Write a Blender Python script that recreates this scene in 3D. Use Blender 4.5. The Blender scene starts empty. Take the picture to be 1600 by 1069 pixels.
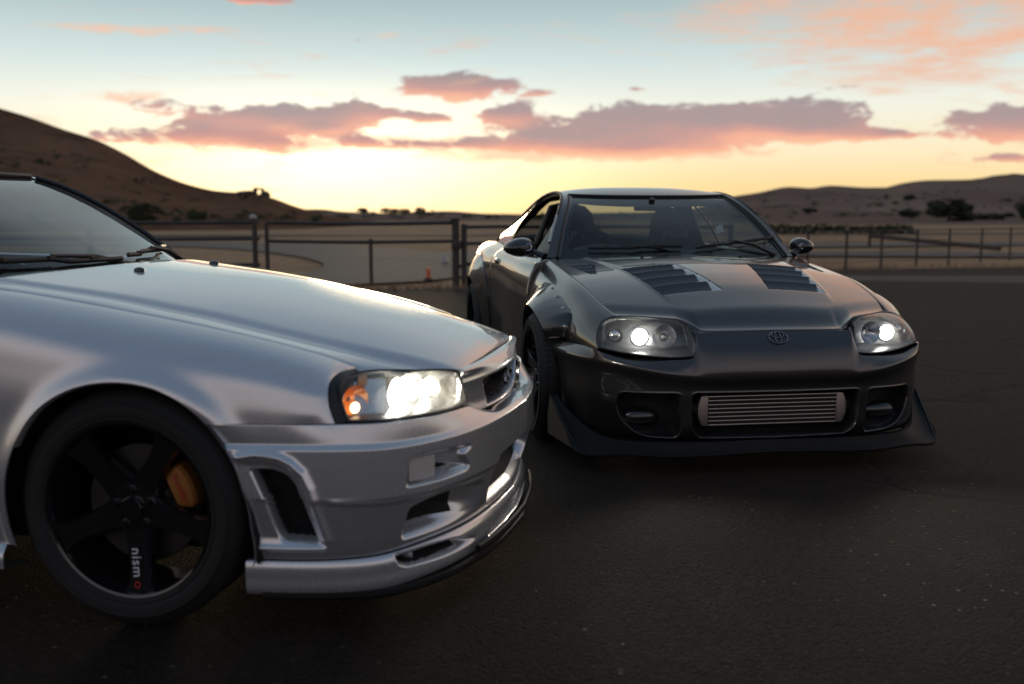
import bpy, bmesh, mathutils, math, random
import numpy as np
R_ = math.radians
random.seed(4); RNG = np.random.default_rng(7)
SC = bpy.context.scene; COL = SC.collection

# ------------------------------------------------------------------ camera
cam_d = bpy.data.cameras.new('camera'); cam = bpy.data.objects.new('camera', cam_d); COL.objects.link(cam)
cam_d.sensor_width = 36; cam_d.lens = 35.0; cam_d.clip_start = .05; cam_d.clip_end = 12000
cam.location = (0, 0, 1.129); cam.rotation_euler = (math.pi / 2 - .12409, 0, 0)
cam_d.dof.use_dof = True; cam_d.dof.focus_distance = 4.3; cam_d.dof.aperture_fstop = 1.9
SC.camera = cam

# ------------------------------------------------------------------ dusk sky
def nodes_of(tree):
    tree.nodes.clear(); return tree.nodes, tree.links
class NB:
    """small node-graph builder"""
    def __init__(s, tree): s.t = tree; s.n = tree.nodes; s.l = tree.links
    def link(s, v, sock):
        if isinstance(v, bpy.types.NodeSocket): s.l.new(v, sock)
        elif isinstance(v, bpy.types.Node): s.l.new(v.outputs[0], sock)
        else: sock.default_value = v
    def m(s, op, a, b=None, c=None, clamp=False):
        n = s.n.new('ShaderNodeMath'); n.operation = op; n.use_clamp = clamp
        for i, v in enumerate((a, b, c)):
            if v is not None: s.link(v, n.inputs[i])
        return n.outputs[0]
    def v(s, op, a, b=None):
        n = s.n.new('ShaderNodeVectorMath'); n.operation = op; s.link(a, n.inputs[0])
        if b is not None: s.link(b, n.inputs[1])
        return n.outputs[1] if op in ('DOT_PRODUCT', 'LENGTH') else n.outputs[0]
    def mix(s, f, a, b, mode='MIX'):
        n = s.n.new('ShaderNodeMix'); n.data_type = 'RGBA'; n.blend_type = mode
        s.link(f, n.inputs[0]); s.link(a, n.inputs[6]); s.link(b, n.inputs[7]); return n.outputs[2]
    def ramp(s, f, stops, mode='LINEAR'):
        n = s.n.new('ShaderNodeValToRGB'); n.color_ramp.interpolation = mode; e = n.color_ramp.elements
        while len(e) < len(stops): e.new(.5)
        for k, (p, c) in zip(e, stops): k.position = p; k.color = (*c, 1) if len(c) == 3 else c
        s.link(f, n.inputs[0]); return n.outputs[0]
    def ss(s, a, b, x):
        n = s.n.new('ShaderNodeMapRange'); n.interpolation_type = 'SMOOTHSTEP'
        s.link(x, n.inputs[0]); n.inputs[1].default_value = a; n.inputs[2].default_value = b; return n.outputs[0]
    def noise(s, vec, scale=5., detail=4., rough=.5, dist=0.):
        n = s.n.new('ShaderNodeTexNoise'); 
        if vec is not None: s.link(vec, n.inputs['Vector'])
        n.inputs['Scale'].default_value = scale; n.inputs['Detail'].default_value = detail
        n.inputs['Roughness'].default_value = rough; n.inputs['Distortion'].default_value = dist; return n.outputs[0]

WORLD = bpy.data.worlds.new('World'); SC.world = WORLD; WORLD.use_nodes = True
nodes_of(WORLD.node_tree); W = NB(WORLD.node_tree)
geo = W.n.new('ShaderNodeTexCoord').outputs['Generated']
sep = W.n.new('ShaderNodeSeparateXYZ'); W.link(geo, sep.inputs[0])
DEG = 57.29578
az = W.m('MULTIPLY', W.m('ARCTAN2', sep.outputs[0], sep.outputs[1]), DEG)      # degrees right of the view axis
el = W.m('MULTIPLY', W.m('ARCSINE', sep.outputs[2]), DEG)                      # degrees above the horizon
# clear sky: toward the sunset, and away from it
t_el = W.m('DIVIDE', W.m('MAXIMUM', el, 0.), 90.)
west = W.ramp(t_el, [(0, (.98, .62, .24)), (.020, (1.0, .74, .36)), (.040, (1.0, .86, .57)), (.068, (.90, .91, .79)), (.092, (.68, .79, .77)), (.131, (.42, .545, .565)), (.26, (.48, .55, .575)), (.42, (.28, .35, .41)), (1, (.13, .21, .33))])
east = W.ramp(t_el, [(0, (.36, .29, .275)), (.025, (.46, .385, .37)), (.07, (.60, .525, .515)), (.145, (.56, .515, .535)), (.22, (.35, .365, .42)), (.36, (.115, .18, .28)), (1, (.13, .18, .25))])
sun_az = -6.0
sd = (math.sin(R_(sun_az)), math.cos(R_(sun_az)), 0)
toward = W.v('DOT_PRODUCT', geo, sd)
sky = W.mix(W.ss(-.55, .85, toward), east, west)
# broad glow above the set sun
ga = W.m('DIVIDE', W.m('SUBTRACT', az, -10.), 11.5); ge = W.m('DIVIDE', W.m('SUBTRACT', el, 2.2), 3.6)
glow = W.m('POWER', 2.71828, W.m('MULTIPLY', W.m('ADD', W.m('MULTIPLY', ga, ga), W.m('MULTIPLY', ge, ge)), -1.))
sky = W.mix(glow, sky, W.mix(1., sky, (1.15, .92, .55, 1), 'ADD'))
# clouds: centre azimuth, elevation, half width, half height (degrees), strength
CLOUDS = [(-3.3, 7.25, 3.6, .72, 1.2), (-12.2, 5.45, 4.6, .70, 1.15), (-8.2, 6.0, 1.6, .45, .8), (-4.6, 5.6, 2.0, .30, .8), (-.4, 5.75, 1.7, .6, .95), (1.6, 7.0, 1.0, .25, .5),
          (7.2, 4.95, 5.0, 1.25, 1.4), (11.6, 5.3, 1.7, .8, .9), (15.9, 5.2, 3.0, 1.05, 1.4), (17.5, 4.7, 2.2, .5, .8), (2.2, 4.35, 4.2, .62, .95), (7.6, 3.9, 4.6, .5, .8), (-8.5, 4.3, 1.6, .4, .7), (-10.6, 4.9, 1.5, .35, .6), (17.8, 6.9, 1.2, .2, .4), (26.6, 4.7, 3.2, 1.0, 1.25), (20.5, 4.35, 2.0, .28, .75), (25.8, 3.0, 2.2, .3, .65),
          (-16.5, 4.55, 4.2, .65, .62), (-13.6, 4.05, 2.4, .6, .6), (-4.4, 4.1, 4.0, .35, .6), (-19.4, 5.9, 2.2, .5, .5), (-21, 4.2, 3.5, .5, .45),
          (-14.0, 11.5, 2.1, .32, .62), (-7.1, 9.6, 1.8, .3, .35), (3.6, 8.0, .8, .3, .5), (7.0, 7.1, .8, .25, .5)]
pos = W.n.new('ShaderNodeCombineXYZ'); W.link(az, pos.inputs[0]); W.link(el, pos.inputs[1])
nv1 = W.v('MULTIPLY', pos, (.50, 1.25, 0.)); n1 = W.noise(nv1, 1.0, 8., .62, .4)
nv2 = W.v('MULTIPLY', pos, (.085, .42, 0.)); n2 = W.noise(nv2, 1.0, 5., .58, .6)
G = T = None
for (ca, ce, cw, ch, cs) in CLOUDS:
    q = W.v('MULTIPLY', W.v('SUBTRACT', pos, (ca, ce, 0.)), (1 / cw, 1 / ch, 0.))
    g = W.m('MULTIPLY', W.m('POWER', 2.71828, W.m('MULTIPLY', W.v('DOT_PRODUCT', q, q), -1.)), cs)
    s_ = W.n.new('ShaderNodeSeparateXYZ'); W.link(q, s_.inputs[0])
    t = W.m('MULTIPLY', g, s_.outputs[1])
    G = g if G is None else W.m('ADD', G, g); T = t if T is None else W.m('ADD', T, t)
# softer peach banks low over the horizon
Gs = None
for (ca, ce, cw, ch, cs) in [(-17.0, 4.3, 5.2, .75, .95), (-12.5, 4.1, 2.6, .55, .9), (-20.5, 6.3, 2.4, .45, .8), (-6.5, 4.2, 3.8, .45, .85), (.5, 3.7, 6.0, .70, 1.0), (9.5, 3.6, 6.0, .5, .8), (-22, 9.6, 3.6, .35, .7), (-17.5, 9.9, 3.2, .3, .6), (-7.2, 9.9, 2.2, .3, .6), (17.5, 9.2, 3.0, .4, .7), (26, 3.1, 4.0, .35, .7), (21, 4.3, 4.0, .4, .6)]:
    q = W.v('MULTIPLY', W.v('SUBTRACT', pos, (ca, ce, 0.)), (1 / cw, 1 / ch, 0.))
    g = W.m('MULTIPLY', W.m('POWER', 2.71828, W.m('MULTIPLY', W.v('DOT_PRODUCT', q, q), -1.)), cs)
    Gs = g if Gs is None else W.m('ADD', Gs, g)
n5 = W.noise(W.v('MULTIPLY', pos, (.30, 1.1, 1.)), 1.7, 8., .62, .6)
soft = W.ss(.30, .95, W.m('ADD', Gs, W.m('MULTIPLY', W.m('SUBTRACT', n5, .5), 1.5)))
sky = W.mix(W.m('MULTIPLY', soft, .72), sky, (.98, .56, .37, 1))
dens = W.m('ADD', G, W.m('MULTIPLY', W.m('SUBTRACT', n1, .5), 1.75))
mask = W.ss(.36, .62, dens)
hgt = W.m('DIVIDE', T, W.m('MAXIMUM', G, .05))
tone = W.m('ADD', W.m('ADD', hgt, W.m('MULTIPLY', W.m('SUBTRACT', n2, .5), 1.2)), W.m('MULTIPLY', dens, .38))
ccol = W.ramp(W.m('MULTIPLY_ADD', tone, .42, .42), [(0, (1.0, .60, .36)), (.30, (.93, .43, .30)), (.50, (.62, .32, .29)), (.70, (.42, .29, .295)), (1, (.35, .285, .30))])
sky = W.mix(W.m('MULTIPLY', mask, .93), sky, ccol)
# thin salmon cirrus, thickest up on the right and drifting over the rest of the sky
cv = W.n.new('ShaderNodeMapping'); W.link(pos, cv.inputs[0]); cv.inputs['Rotation'].default_value = (0, 0, R_(9)); cv.inputs['Scale'].default_value = (.085, .42, 1)
n3 = W.noise(cv, 1.0, 7., .62, .9)
right = W.m('MULTIPLY', W.ss(2., 22., az), W.ss(5.6, 9.5, el))
n4 = W.noise(W.v('MULTIPLY', cv, (3.2, 4.5, 0.)), 1.0, 7., .65, .8)
veil = W.m('ADD', W.m('MULTIPLY', right, .37), W.m('MULTIPLY', W.m('SUBTRACT', n4, .5), .62))
cir = W.ss(.54, 1.0, W.m('ADD', n3, veil))
cir = W.m('MULTIPLY', cir, W.m('MULTIPLY', W.ss(42., 20., el), W.ss(-.5, .5, toward)))
sky = W.mix(W.m('MULTIPLY', cir, .92), sky, W.ramp(W.ss(-.3, .9, toward), [(0, (.46, .36, .38)), (1, (.90, .50, .33))]))
# below the horizon
sky = W.mix(W.ss(-1.5, -.1, el), (.06, .05, .045, 1), sky)
bg = W.n.new('ShaderNodeBackground'); W.link(sky, bg.inputs[0]); bg.inputs[1].default_value = 1.0
wo = W.n.new('ShaderNodeOutputWorld'); W.l.new(bg.outputs[0], wo.inputs[0])

# the last light of the sun, just under the ridge
sun_d = bpy.data.lights.new('sun', 'SUN'); sun = bpy.data.objects.new('sun', sun_d); COL.objects.link(sun)
sun_d.energy = .35; sun_d.angle = R_(8); sun_d.color = (1, .72, .42)
sun.rotation_euler = (R_(90 - 4), 0, R_(180 - sun_az))
SC.view_settings.view_transform = 'Standard'; SC.view_settings.look = 'None'
SC.view_settings.exposure = 0; SC.view_settings.gamma = 1; SC.view_settings.use_curve_mapping = False
SC.cycles.use_denoising = True; SC.cycles.max_bounces = 10; SC.cycles.transparent_max_bounces = 16
SC.cycles.sample_clamp_indirect = 6; SC.cycles.caustics_reflective = False; SC.cycles.caustics_refractive = False
# ------------------------------------------------------------------ numpy surface library
def nat_spline(t, P, x):
    """natural cubic spline through P (n,...) at knots t, evaluated at x"""
    t = np.asarray(t, float); P = np.asarray(P, float); n = len(t)
    x = np.asarray(x, float)
    if n == 2:
        f = ((x - t[0]) / (t[1] - t[0])).reshape((-1,) + (1,) * (P.ndim - 1))
        return P[0] * (1 - f) + P[1] * f
    h = np.diff(t)
    A = np.zeros((n, n)); R = np.zeros_like(P)
    A[0, 0] = A[-1, -1] = 1
    for i in range(1, n - 1):
        A[i, i - 1] = h[i - 1]; A[i, i] = 2 * (h[i - 1] + h[i]); A[i, i + 1] = h[i]
        R[i] = 6 * ((P[i + 1] - P[i]) / h[i] - (P[i] - P[i - 1]) / h[i - 1])
    M = np.linalg.solve(A, R.reshape(n, -1)).reshape(P.shape)
    k = np.clip(np.searchsorted(t, x) - 1, 0, n - 2)
    sh = (-1,) + (1,) * (P.ndim - 1)
    hk = h[k].reshape(sh); a = ((t[k + 1] - x)).reshape(sh) / hk; b = 1 - a
    return a * P[k] + b * P[k + 1] + ((a ** 3 - a) * M[k] + (b ** 3 - b) * M[k + 1]) * hk ** 2 / 6

def pchip(t, p, x):
    """monotone cubic interpolation, linear extrapolation outside"""
    t = np.asarray(t, float); p = np.asarray(p, float); x = np.asarray(x, float)
    h = np.diff(t); d = np.diff(p) / h; m = np.zeros(len(t))
    m[0], m[-1] = d[0], d[-1]
    for i in range(1, len(t) - 1):
        if d[i - 1] * d[i] > 0:
            w1 = 2 * h[i] + h[i - 1]; w2 = h[i] + 2 * h[i - 1]
            m[i] = (w1 + w2) / (w1 / d[i - 1] + w2 / d[i])
    k = np.clip(np.searchsorted(t, x) - 1, 0, len(t) - 2)
    s = (x - t[k]) / h[k]; sc = np.clip(s, 0, 1)
    r = ((2 * sc ** 3 - 3 * sc ** 2 + 1) * p[k] + (sc ** 3 - 2 * sc ** 2 + sc) * h[k] * m[k]
         + (-2 * sc ** 3 + 3 * sc ** 2) * p[k + 1] + (sc ** 3 - sc ** 2) * h[k] * m[k + 1])
    return r + np.where(s < 0, s * h[k] * m[0], 0) + np.where(s > 1, (s - 1) * h[k] * m[-1], 0)

def chord(P):
    d = np.linalg.norm(np.diff(P, axis=0), axis=-1)
    while d.ndim > 1: d = d.mean(-1)
    return np.concatenate([[0], np.cumsum(np.maximum(d, 1e-5))])

def resample(P, n, sharp=(), closed=False):
    """spline curve / rows through the first axis of P, n samples evenly by chord; sharp = indices of corners"""
    P = np.asarray(P, float)
    if closed: 
        m = len(P); P = np.concatenate([P[-3:], P, P[:4]]); t = chord(P)
        return nat_spline(t, P, np.linspace(t[3], t[m + 3], n, endpoint=False))
    t = chord(P); cuts = [0] + sorted(s % len(P) for s in sharp) + [len(P) - 1]
    x = np.linspace(0, t[-1], n)
    if len(cuts) > 2:      # put a sample exactly on each corner
        for c in cuts[1:-1]: x[np.argmin(abs(x - t[c]))] = t[c]
    out = np.zeros((n,) + P.shape[1:])
    for a, b in zip(cuts[:-1], cuts[1:]):
        m = (x >= t[a] - 1e-9) & (x <= t[b] + 1e-9)
        out[m] = nat_spline(t[a:b + 1], P[a:b + 1], x[m])
    return out

def net(P, nu, nv, su=(), sv=()):
    """control net (i,j,3) -> (nu,nv,3) grid"""
    P = np.asarray(P, float)
    A = resample(P, nu, su)
    return np.swapaxes(resample(np.swapaxes(A, 0, 1), nv, sv), 0, 1)

def smooth_axis(G, axis, it=1):
    G = np.moveaxis(G.copy(), axis, 0)
    for _ in range(it):
        H = G.copy(); H[1:-1] = .25 * G[:-2] + .5 * G[1:-1] + .25 * G[2:]; G = H
    return np.moveaxis(G, 0, axis)

def gnormals(G):
    du = np.gradient(G, axis=0); dv = np.gradient(G, axis=1)
    n = np.cross(du, dv); return n / np.maximum(np.linalg.norm(n, axis=-1, keepdims=True), 1e-9)

def sstep(a, b, x):
    t = np.clip((x - a) / (b - a), 0, 1); return t * t * (3 - 2 * t)

def sdf(X, Y, poly):
    """signed distance to a polygon, negative inside"""
    P = np.asarray(poly, float); Q = np.roll(P, -1, 0)
    d = np.full(X.shape, 1e9); ins = np.zeros(X.shape, bool)
    for (ax, ay), (bx, by) in zip(P, Q):
        ex, ey = bx - ax, by - ay; wx, wy = X - ax, Y - ay
        t = np.clip((wx * ex + wy * ey) / max(ex * ex + ey * ey, 1e-12), 0, 1)
        d = np.minimum(d, np.hypot(wx - t * ex, wy - t * ey))
        c = (ay > Y) != (by > Y)
        with np.errstate(divide='ignore', invalid='ignore'):
            ins ^= c & (X < (bx - ax) * (Y - ay) / (by - ay if by != ay else 1e-12) + ax)
    return np.where(ins, -d, d)

def dline(X, Y, pts):
    """distance to a polyline, and the side-signed offset of the nearest segment"""
    P = np.asarray(pts, float); d = np.full(X.shape, 1e9); sg = np.zeros(X.shape); tt = np.zeros(X.shape)
    L = np.concatenate([[0], np.cumsum(np.hypot(*np.diff(P, axis=0).T))])
    for k in range(len(P) - 1):
        (ax, ay), (bx, by) = P[k], P[k + 1]; ex, ey = bx - ax, by - ay; l2 = ex * ex + ey * ey
        wx, wy = X - ax, Y - ay; t = np.clip((wx * ex + wy * ey) / l2, 0, 1)
        q = np.hypot(wx - t * ex, wy - t * ey); m = q < d
        d = np.where(m, q, d); sg = np.where(m, (ex * wy - ey * wx) / math.sqrt(l2), sg); tt = np.where(m, (L[k] + t * math.sqrt(l2)) / L[-1], tt)
    return d, sg, tt

def round_poly(poly, r, n=5):
    """polygon with its corners rounded"""
    P = np.asarray(poly, float); out = []
    for i in range(len(P)):
        a, b, c = P[i - 1], P[i], P[(i + 1) % len(P)]
        d1 = np.linalg.norm(a - b); d2 = np.linalg.norm(c - b); q = min(r, d1 * .45, d2 * .45)
        p, s = b + (a - b) / d1 * q, b + (c - b) / d2 * q
        for t in np.linspace(0, 1, n): out.append((1 - t) ** 2 * p + 2 * t * (1 - t) * b + t * t * s)
    return np.array(out)

def arc_s(G, j):
    """arc length along u of row j, as a (nu,1) column"""
    return np.concatenate([[0], np.cumsum(np.linalg.norm(np.diff(G[:, j], axis=0), axis=-1))])[:, None]
# ------------------------------------------------------------------ mesh library
def link(o, parent=None):
    COL.objects.link(o)
    if parent is not None: o.parent = parent
    return o

def tag(o, label=None, cat=None, group=None, kind=None):
    for k, v in (('label', label), ('category', cat), ('group', group), ('kind', kind)):
        if v: o[k] = v
    return o

def empty(name, loc, rz=0, label=None, cat=None, group=None):
    o = bpy.data.objects.new(name, None); o.empty_display_size = .2; link(o)
    o.location = loc; o.rotation_euler = (0, 0, rz); return tag(o, label, cat, group)

def mesh_of(name, V, F, mats, midx=None, smooth=True, angle=38):
    """F: (n,4) or (n,3) int array, or a list of tuples of any length"""
    me = bpy.data.meshes.new(name); V = np.asarray(V, np.float32)
    if isinstance(F, np.ndarray):
        k = F.shape[1]; me.vertices.add(len(V)); me.vertices.foreach_set('co', V.ravel())
        me.loops.add(F.size); me.loops.foreach_set('vertex_index', F.ravel().astype(np.int32))
        me.polygons.add(len(F)); me.polygons.foreach_set('loop_start', np.arange(0, F.size, k, dtype=np.int32))
        me.update(calc_edges=True)
    else:
        me.from_pydata(V.tolist(), [], F); me.update()
    for m in (mats if isinstance(mats, (list, tuple)) else [mats]): me.materials.append(m)
    if midx is not None: me.polygons.foreach_set('material_index', np.asarray(midx, np.int32))
    me.polygons.foreach_set('use_smooth', np.full(len(me.polygons), smooth))
    if smooth: me.set_sharp_from_angle(angle=R_(angle))
    return me

def obj(name, me, parent=None, loc=None):
    o = link(bpy.data.objects.new(name, me), parent)
    if loc is not None: o.location = loc
    return o

def fullgrid(G):
    """half panel (u from the centre plane) -> full panel, left edge to right edge"""
    G = G.copy(); G[0, :, 1] = 0
    return np.concatenate([G[::-1][:-1], G * [1, -1, 1]], 0)

def outward(G, c):
    n = gnormals(G); 
    return n if np.einsum('ijk,ijk->ij', n, G - np.asarray(c)).mean() > 0 else -n

def edge_dist(G):
    """distance of each vertex to the nearest border of the grid"""
    du = np.linalg.norm(np.diff(G, axis=0), axis=-1); dv = np.linalg.norm(np.diff(G, axis=1), axis=-1)
    a = np.concatenate([np.zeros((1, G.shape[1])), np.cumsum(du, 0)]); b = np.concatenate([np.zeros((G.shape[0], 1)), np.cumsum(dv, 1)], 1)
    return np.minimum(np.minimum(a, a[-1:] - a), np.minimum(b, b[:, -1:] - b))

def panel(name, G, mats, parent, centre, keep=None, midx=None, flange=.014, roll=.003, angle=38, cutsd=None, nrm=None):
    """a grid surface as a body panel: rolled edges, returned flange; keep = (nu-1,nv-1) face mask"""
    nu, nv = G.shape[:2]; N = outward(G, centre) if nrm is None else nrm
    if roll:
        d = np.clip(edge_dist(G) / roll, 0, 1); G = G - N * (roll * (1 - np.sqrt(np.clip(1 - (1 - d) ** 2, 0, 1))))[..., None]
    idx = np.arange(nu * nv).reshape(nu, nv)
    F = np.stack([idx[:-1, :-1], idx[1:, :-1], idx[1:, 1:], idx[:-1, 1:]], -1)
    n0 = gnormals(G)
    if np.einsum('ijk,ijk->', n0, N) < 0: F = F[..., ::-1]
    V = G.reshape(-1, 3).copy(); Nf = N.reshape(-1, 3)
    if cutsd is not None:          # keep the side where the signed field is positive, and snap the border to zero
        fc = (cutsd[:-1, :-1] + cutsd[1:, :-1] + cutsd[1:, 1:] + cutsd[:-1, 1:]) / 4
        keep = (fc > 0) if keep is None else keep & (fc > 0)
    k = np.ones((nu - 1, nv - 1), bool) if keep is None else keep
    F = F[k]; mi = None if midx is None else midx[k]
    E = np.concatenate([F[:, [0, 1]], F[:, [1, 2]], F[:, [2, 3]], F[:, [3, 0]]]); key = np.sort(E, 1); key = key[:, 0].astype(np.int64) * (nu * nv) + key[:, 1]
    _, inv, cnt = np.unique(key, return_inverse=True, return_counts=True); B = E[cnt[inv] == 1]
    if cutsd is not None:
        gu = np.gradient(cutsd, axis=0); gv = np.gradient(cutsd, axis=1); du = np.gradient(G, axis=0); dv = np.gradient(G, axis=1)
        g2 = gu ** 2 + gv ** 2 + 1e-12; st = np.clip(-cutsd / g2, -1e3, 1e3)[..., None]
        mv = (np.clip(st * gu[..., None], -1, 1) * du + np.clip(st * gv[..., None], -1, 1) * dv).reshape(-1, 3)
        bi = np.unique(B); bi = bi[abs(cutsd.ravel()[bi]) < 3 * np.sqrt(g2.ravel()[bi]) ]
        V[bi] += mv[bi]
    if flange:
        bi = np.unique(B); mp = np.full(nu * nv, -1); mp[bi] = nu * nv + np.arange(len(bi))
        V = np.concatenate([V, V[bi] - Nf[bi] * flange])
        FB = np.stack([B[:, 1], B[:, 0], mp[B[:, 0]], mp[B[:, 1]]], 1)
        F = np.concatenate([F, FB]); 
        if mi is not None: mi = np.concatenate([mi, np.zeros(len(FB), int)])
    used = np.unique(F); mp = np.zeros(len(V), int); mp[used] = np.arange(len(used))
    return obj(name, mesh_of(name, V[used], mp[F], mats, mi, angle=angle), parent)

class MB:
    """collects simple shapes into one mesh"""
    def __init__(s): s.V = []; s.F = []; s.n = 0
    def add(s, V, F):
        V = np.asarray(V, float).reshape(-1, 3); s.V.append(V); s.F += [tuple(int(i) + s.n for i in f) for f in F]; s.n += len(V); return s
    def box(s, c, d, rot=None):
        v = np.array([(x, y, z) for x in (-.5, .5) for y in (-.5, .5) for z in (-.5, .5)]) * d
        if rot is not None: v = v @ np.asarray(rot).T
        return s.add(v + np.asarray(c), [(0, 1, 3, 2), (4, 6, 7, 5), (0, 4, 5, 1), (2, 3, 7, 6), (0, 2, 6, 4), (1, 5, 7, 3)])
    def grid(s, G, closed_u=False, closed_v=False):
        G = np.asarray(G, float); nu, nv = G.shape[:2]; I = np.arange(nu * nv).reshape(nu, nv); F = []
        for i in range(nu if closed_u else nu - 1):
            for j in range(nv if closed_v else nv - 1):
                a, b = (i + 1) % nu, (j + 1) % nv; F.append((I[i, j], I[a, j], I[a, b], I[i, b]))
        return s.add(G, F)
    def tube(s, P, r, n=8, closed=False, caps=True, flat=1.0, up=(0, 0, 1)):
        P = np.asarray(P, float); m = len(P); r = np.broadcast_to(np.asarray(r, float), (m,))
        T = np.gradient(P, axis=0) if not closed else (np.roll(P, -1, 0) - np.roll(P, 1, 0)); T /= np.linalg.norm(T, axis=1, keepdims=True)
        up = np.asarray(up, float); A = np.cross(T, up); bad = np.linalg.norm(A, axis=1) < .05
        A[bad] = np.cross(T[bad], (1, .03, 0)); A /= np.linalg.norm(A, axis=1, keepdims=True); Bn = np.cross(A, T)
        th = np.linspace(0, 2 * np.pi, n, endpoint=False)
        G = P[:, None] + r[:, None, None] * (A[:, None] * np.cos(th)[None, :, None] + Bn[:, None] * np.sin(th)[None, :, None] * flat)
        n0 = s.n; s.grid(G, closed_u=closed, closed_v=True)
        if caps and not closed: s.F += [tuple(n0 + i for i in range(n - 1, -1, -1)), tuple(n0 + (m - 1) * n + i for i in range(n))]
        return s
    def lathe(s, prof, c=(0, 0, 0), axis='y', n=48, cap=False):
        """prof: list of (radius, offset along the axis)"""
        th = np.linspace(0, 2 * np.pi, n, endpoint=False); p = np.asarray(prof, float); r = p[:, :1]; o = np.repeat(p[:, 1:2], n, 1)
        a, b = r * np.cos(th), r * np.sin(th)
        G = {'y': np.stack([a, o, b], -1), 'z': np.stack([a, b, o], -1), 'x': np.stack([o, a, b], -1)}[axis] + np.asarray(c, float)
        n0 = s.n; s.grid(G, closed_v=True)
        if cap: s.F += [tuple(n0 + i for i in range(n)), tuple(n0 + (len(p) - 1) * n + i for i in range(n - 1, -1, -1))]
        return s
    def prism(s, poly, a, b, axis='y'):
        """polygon extruded from a to b along the axis; poly in the other two axes (x,z for y; x,y for z; y,z for x)"""
        P = np.asarray(poly, float); m = len(P)
        f = {'y': lambda q, h: np.stack([q[:, 0], np.full(m, h), q[:, 1]], -1), 'z': lambda q, h: np.stack([q[:, 0], q[:, 1], np.full(m, h)], -1), 'x': lambda q, h: np.stack([np.full(m, h), q[:, 0], q[:, 1]], -1)}[axis]
        return s.add(np.concatenate([f(P, a), f(P, b)]), [tuple(range(m)), tuple(range(2 * m - 1, m - 1, -1))] + [(i, i + m, (i + 1) % m + m, (i + 1) % m) for i in range(m)])
    def ball(s, c, r, n=12):
        ph = np.linspace(0, np.pi, n // 2 + 1); th = np.linspace(0, 2 * np.pi, n, endpoint=False); r = np.broadcast_to(np.asarray(r, float), (3,))
        G = np.stack([np.sin(ph)[:, None] * np.cos(th), np.sin(ph)[:, None] * np.sin(th), np.cos(ph)[:, None] + 0 * th], -1) * r + np.asarray(c, float)
        return s.grid(G, closed_v=True)
    def xform(s, f): s.V = [f(v) for v in s.V]; return s
    def build(s, name, mats, parent=None, loc=None, smooth=True, angle=38, bevel=0):
        V = np.concatenate(s.V); me = mesh_of(name, V, s.F, mats, smooth=smooth, angle=angle)
        bm = bmesh.new(); bm.from_mesh(me); bmesh.ops.remove_doubles(bm, verts=bm.verts, dist=1e-6); bmesh.ops.recalc_face_normals(bm, faces=bm.faces)
        if bevel: bmesh.ops.bevel(bm, geom=[e for e in bm.edges if len(e.link_faces) == 2 and e.calc_face_angle(0) > .5], offset=bevel, segments=2, affect='EDGES', profile=.6)
        bm.to_mesh(me); bm.free(); me.polygons.foreach_set('use_smooth', np.full(len(me.polygons), smooth))
        if smooth: me.set_sharp_from_angle(angle=R_(angle))
        return obj(name, me, parent, loc)

def text_mesh(body, size, depth=.0006, spacing=1.0):
    cu = bpy.data.curves.new('lettering', 'FONT'); cu.body = body; cu.size = size; cu.extrude = depth; cu.align_x = 'CENTER'; cu.align_y = 'CENTER'; cu.space_character = spacing; cu.resolution_u = 3
    o = bpy.data.objects.new('lettering', cu); COL.objects.link(o); dg = bpy.context.evaluated_depsgraph_get(); dg.update()
    me = bpy.data.meshes.new_from_object(o.evaluated_get(dg)); bpy.data.objects.remove(o); return me

def lettering(name, body, size, mat, parent, M, **k):
    me = text_mesh(body, size, **k); me.materials.clear(); me.materials.append(mat); me.transform(mathutils.Matrix(M)); return obj(name, me, parent)

def frame_m(o, xa, ya, flip=False):
    """4x4 that lays text: x axis along xa, y axis along ya, at o"""
    x = np.asarray(xa, float); x /= np.linalg.norm(x); y = np.asarray(ya, float); y -= x * (x @ y); y /= np.linalg.norm(y); z = np.cross(x, y)
    m = np.eye(4); m[:3, 0], m[:3, 1], m[:3, 2], m[:3, 3] = x, y, z, o; return m.tolist()

# ------------------------------------------------------------------ materials
def mat(name, build):
    m = bpy.data.materials.new(name); m.use_nodes = True; nodes_of(m.node_tree); b = NB(m.node_tree)
    out = b.n.new('ShaderNodeOutputMaterial'); sh = build(b); b.l.new(sh, out.inputs[0]); return m

def pbsdf(b, **k):
    n = b.n.new('ShaderNodeBsdfPrincipled'); names = dict(base='Base Color', rough='Roughness', metal='Metallic', coat='Coat Weight', coatr='Coat Roughness', coat_ior='Coat IOR', spec='Specular IOR Level', ior='IOR', trans='Transmission Weight', emit='Emission Color', emits='Emission Strength', normal='Normal', alpha='Alpha', sheen='Sheen Weight')
    for a, v in k.items():
        if isinstance(v, tuple) and len(v) == 3: v = (*v, 1)
        b.link(v, n.inputs[names[a]])
    return n.outputs[0]

def objco(b): return b.n.new('ShaderNodeTexCoord').outputs['Object']
def bump(b, h, s=.2, d=.01):
    n = b.n.new('ShaderNodeBump'); n.inputs['Strength'].default_value = s; n.inputs['Distance'].default_value = d; b.link(h, n.inputs['Height']); return n.outputs[0]

def simple(name, base, rough=.5, metal=0., coat=0., var=.12, scale=40., bmp=0.):
    def f(b):
        n = b.noise(objco(b), scale, 4.); c = b.mix(n, tuple(x * (1 - var) for x in base) + (1,), tuple(min(1, x * (1 + var)) for x in base) + (1,))
        k = dict(base=c, rough=b.m('MULTIPLY_ADD', n, .12, rough - .06), metal=metal, coat=coat, coatr=.04)
        if bmp: k['normal'] = bump(b, n, bmp, .004)
        return pbsdf(b, **k)
    return mat(name, f)

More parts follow.
